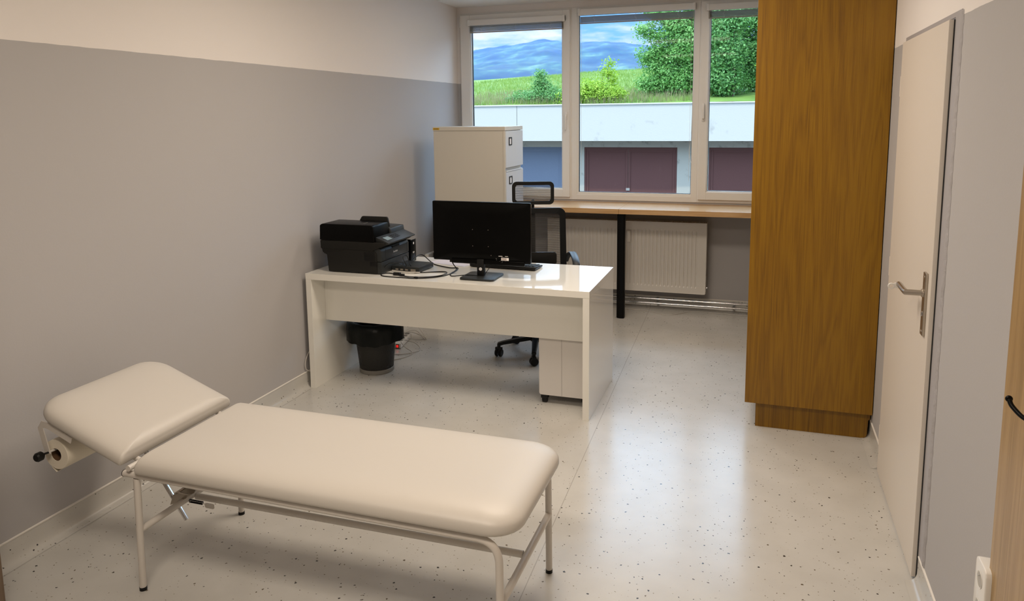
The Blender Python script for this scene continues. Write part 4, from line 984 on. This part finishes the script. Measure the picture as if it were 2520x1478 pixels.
# trees and shrubs from leaf clusters on real branches
def foliage(name, label, cat, loc, blobs, nleaf, leaf, m, seed, trunk=None, grp=None, extra=None):
    random.seed(seed); t = thing(name, label, cat, loc, 0, grp); bm = BM()
    tot = sum(b_[3]*b_[4]*b_[5] for b_ in blobs)**1
    wts = [(b_[3]*b_[5])**1 for b_ in blobs]; sw = sum(wts)
    for bl, w in zip(blobs, wts):
        cx, cy, cz, rx, ry, rz = bl; k = int(nleaf*w/sw); ncl = max(5, k//26)
        for _ in range(ncl):
            u = random.uniform(-1, 1); ph = random.uniform(0, 2*pi); rr_ = random.uniform(.45, 1.06); s = math.sqrt(1-u*u)
            c = Vector((cx+rx*rr_*s*cos(ph), cy+ry*rr_*s*sin(ph), cz+rz*rr_*u))
            out = Vector((s*cos(ph), s*sin(ph), u+.3)).normalized(); cr = random.uniform(.7, 1.4)*leaf*2.4
            for _ in range(26):
                p = c+Vector((random.gauss(0, .55), random.gauss(0, .55), random.gauss(0, .38)))*cr
                d1 = Vector((random.gauss(0, 1), random.gauss(0, 1), random.gauss(0, .6))).normalized(); nrm = (out+Vector((random.gauss(0, .6), random.gauss(0, .6), random.gauss(0, .6)))).normalized()
                d1 = (d1-nrm*d1.dot(nrm)).normalized(); d2 = nrm.cross(d1); L = leaf*random.uniform(.6, 1.25)
                v = [bm.verts.new(p-d1*L*.5), bm.verts.new(p+d2*L*.26), bm.verts.new(p+d1*L*.5), bm.verts.new(p-d2*L*.26)]; bm.faces.new(v)
    me = bpy.data.meshes.new('foliage'); bm.to_mesh(me); bm.free(); me.materials.append(M[m]); o = bpy.data.objects.new('foliage', me); COL.objects.link(o); o.parent = t
    if trunk:
        b = BM(); h_, r_ = trunk
        tube(b, smoothpath([(0, 0, -.3), (.03, 0, h_*.3), (-.04, .03, h_*.65), (0, 0, h_)], 5), [r_*(1-.7*i/15) for i in range(16)], 9)
        for bl in blobs:
            e = Vector(bl[:3]); s0 = Vector((0, 0, h_*random.uniform(.35, .8))); mid = (s0+e)*.5+Vector((0, 0, -.1)); q = smoothpath([s0, mid, e], 5); tube(b, q, [r_*.45*(1-.75*i/(len(q)-1)) for i in range(len(q))], 6)
        obj('trunk', b, 'trunk', t, True)
    return t
G0 = lambda x, y: hz(x, y)
foliage('leafy_tree', 'tall light green tree filling the right half of the middle window', 'tree', (.35, 28.5, G0(.35, 28.5)),
        [(-1.55, 0, 1.45, .5, .4, .45), (-1.75, 0, 2.35, .32, .3, .28), (-1.5, 0, .4, .55, .4, .4), (-1.45, -.1, 3.0, .35, .3, .3), (-1.35, -.1, 2.05, .3, .3, .2), (-1.3, -.1, .95, .35, .3, .3), (-1.1, 0, 2.9, .4, .3, .35), (-.55, 0, 1.1, .85, .7, .8), (-.95, -.1, .5, .75, .6, .55), (-.05, -.1, 1.9, 1.05, .8, .85), (-.35, 0, 2.55, .85, .7, .55), (.75, 0, 1.2, .9, .8, 1.0), (-1.15, -.1, 1.55, .35, .35, .3), (.7, 0, 2.5, .9, .8, .8), (-.1, -.2, .45, 1.1, .6, .5), (-.95, 0, 2.35, .3, .3, .2), (.3, 0, 3.3, 1.1, .9, .7), (1.1, 0, .4, .8, .6, .5)], 60000, .105, 'leafA', 21, (3.0, .12))
foliage('dense_tree', 'dense dark green tree filling the right window beside the wardrobe', 'tree', (3.1, 30.5, G0(3.1, 30.5)),
        [(-1.2, 0, 1.3, 1.0, 1, 1.1), (0, -.2, 1.2, 1.3, 1, 1.2), (-.9, 0, 2.9, 1.1, 1, 1.0), (.5, 0, 3.0, 1.3, 1, 1.1), (1.6, 0, 1.6, 1.2, 1, 1.6), (-.4, 0, 4.1, 1.5, 1, .9), (-.2, -.6, .5, 1.7, .7, .6), (1.9, 0, 3.4, 1.2, 1, 1.2)], 52000, .12, 'leafB', 22, (3.6, .2))
foliage('young_tree', 'light green sapling crown in the right window, in front of the dark tree', 'tree', (1.75, 27.5, G0(1.75, 27.5)), [(-.35, 0, .6, .5, .4, .55), (-.15, 0, 1.5, .45, .4, .5), (-.45, 0, 2.2, .4, .4, .5), (.1, 0, 2.6, .35, .3, .3)], 11000, .11, 'leafD', 31, (2.4, .05))
foliage('yellow_green_tree', 'yellow-green branches at the far right of the right window', 'tree', (3.25, 27.2, G0(3.25, 27.2)), [(-.15, 0, 2.3, .35, .4, .55), (-.05, 0, 1.3, .38, .4, .4), (.3, 0, 1.9, .5, .4, 1.0), (.3, 0, .8, .5, .4, .5)], 9000, .11, 'leafC', 32, (2.4, .06))  # yellow-green is the leaves' own colour
foliage('round_shrub', 'dark green shrub with a pointed top in the left window', 'shrub', (-4.95, 27.0, G0(-4.95, 27)), [(-.3, 0, .15, .85, .5, .40), (.35, 0, .2, .65, .5, .38), (-.15, 0, .65, .28, .25, .30), (-.12, 0, 1.0, .15, .15, .22), (-1.0, .1, .0, .6, .4, .28)], 14000, .075, 'leafD', 23, (1.0, .03))
foliage('bright_shrub', 'bright yellow-green shrub at the lower left of the middle window', 'shrub', (-2.75, 26.9, G0(-2.75, 26.9)), [(-.35, 0, .45, .5, .4, .42), (.1, 0, .25, .65, .4, .40), (-.8, 0, .2, .5, .4, .35), (.45, 0, .15, .4, .3, .3)], 14000, .075, 'leafC', 24, (.9, .03))
foliage('slender_shrub', 'slender upright sapling rising above the bright shrub', 'shrub', (-2.62, 27.3, G0(-2.62, 27.3)), [(.0, 0, 1.0, .13, .12, .25), (.02, 0, 1.35, .08, .08, .12), (.12, 0, .75, .16, .15, .2)], 900, .09, 'leafC', 25, (1.4, .02))
foliage('low_shrub', 'low yellow-green bush at the bottom right corner of the left window', 'shrub', (-3.85, 26.7, G0(-3.85, 26.7)), [(0, 0, .12, .42, .3, .25), (.3, 0, .2, .3, .3, .28)], 2800, .09, 'leafC', 26, (.4, .02))

# wooded mountains far away
ridge = [(-1500, 100), (-900, 118), (-700, 128), (-580, 139.3), (-539, 143.7), (-500, 146), (-467.5, 151.6), (-424, 155.6), (-400, 152.5), (-385, 150), (-347, 146), (-306, 147.5), (-270, 143), (-241, 138.6), (-150, 128), (0, 112), (300, 90), (1200, 70)]
def rh(x):
    for (x0, h0), (x1, h1) in zip(ridge, ridge[1:]):
        if x0 <= x <= x1:
            f = (x-x0)/(x1-x0); return h0+(h1-h0)*f
    return 80
bm = BM(); G = []; nx, ny = 260, 60
for j in range(ny+1):
    v = j/ny; y = 1500+1500*v; row = []
    for i in range(nx+1):
        sx_ = -1050+1500*i/nx          # direction, measured at 1500 m
        x = sx_*y/1500; n1 = noise.fractal(Vector((x*.0022, y*.0022, .3)), 1.0, 2.0, 6); n2 = noise.fractal(Vector((x*.02, y*.02, 1.3)), 1.0, 2.0, 4)
        full = rh(sx_)*2; lo = 30
        z = lo+(full-lo)*(v**1.15)+(1-v)*v*4*n1*34+n2*3*(.4+v)
        row.append(bm.verts.new((x, y, z)))
    G.append(row)
for a, c in zip(G, G[1:]):
    for i in range(nx): bm.faces.new([a[i], a[i+1], c[i+1], c[i]])
tag(obj('mountain_ridge', bm, 'forest', None, True, 80), 'long wooded mountain ridge on the horizon behind the meadow', 'mountain')
# air haze between the meadow and the mountains
hm = bpy.data.materials.new('valley_haze'); hm.use_nodes = True; tt = hm.node_tree; tt.nodes.clear()
vs = N(tt, 'ShaderNodeVolumeScatter'); vs.inputs['Color'].default_value = (.02, .155, .62, 1); vs.inputs['Density'].default_value = .00018; vs.inputs['Anisotropy'].default_value = .0
ou = N(tt, 'ShaderNodeOutputMaterial'); tt.links.new(vs.outputs[0], ou.inputs['Volume'])
M['haze'] = hm
tag(obj('valley_haze', B(-2600, 1500, 300, 3050, -60, 330), 'haze'), 'thin blue haze in the valley air before the mountain ridge', 'haze', kind='stuff')
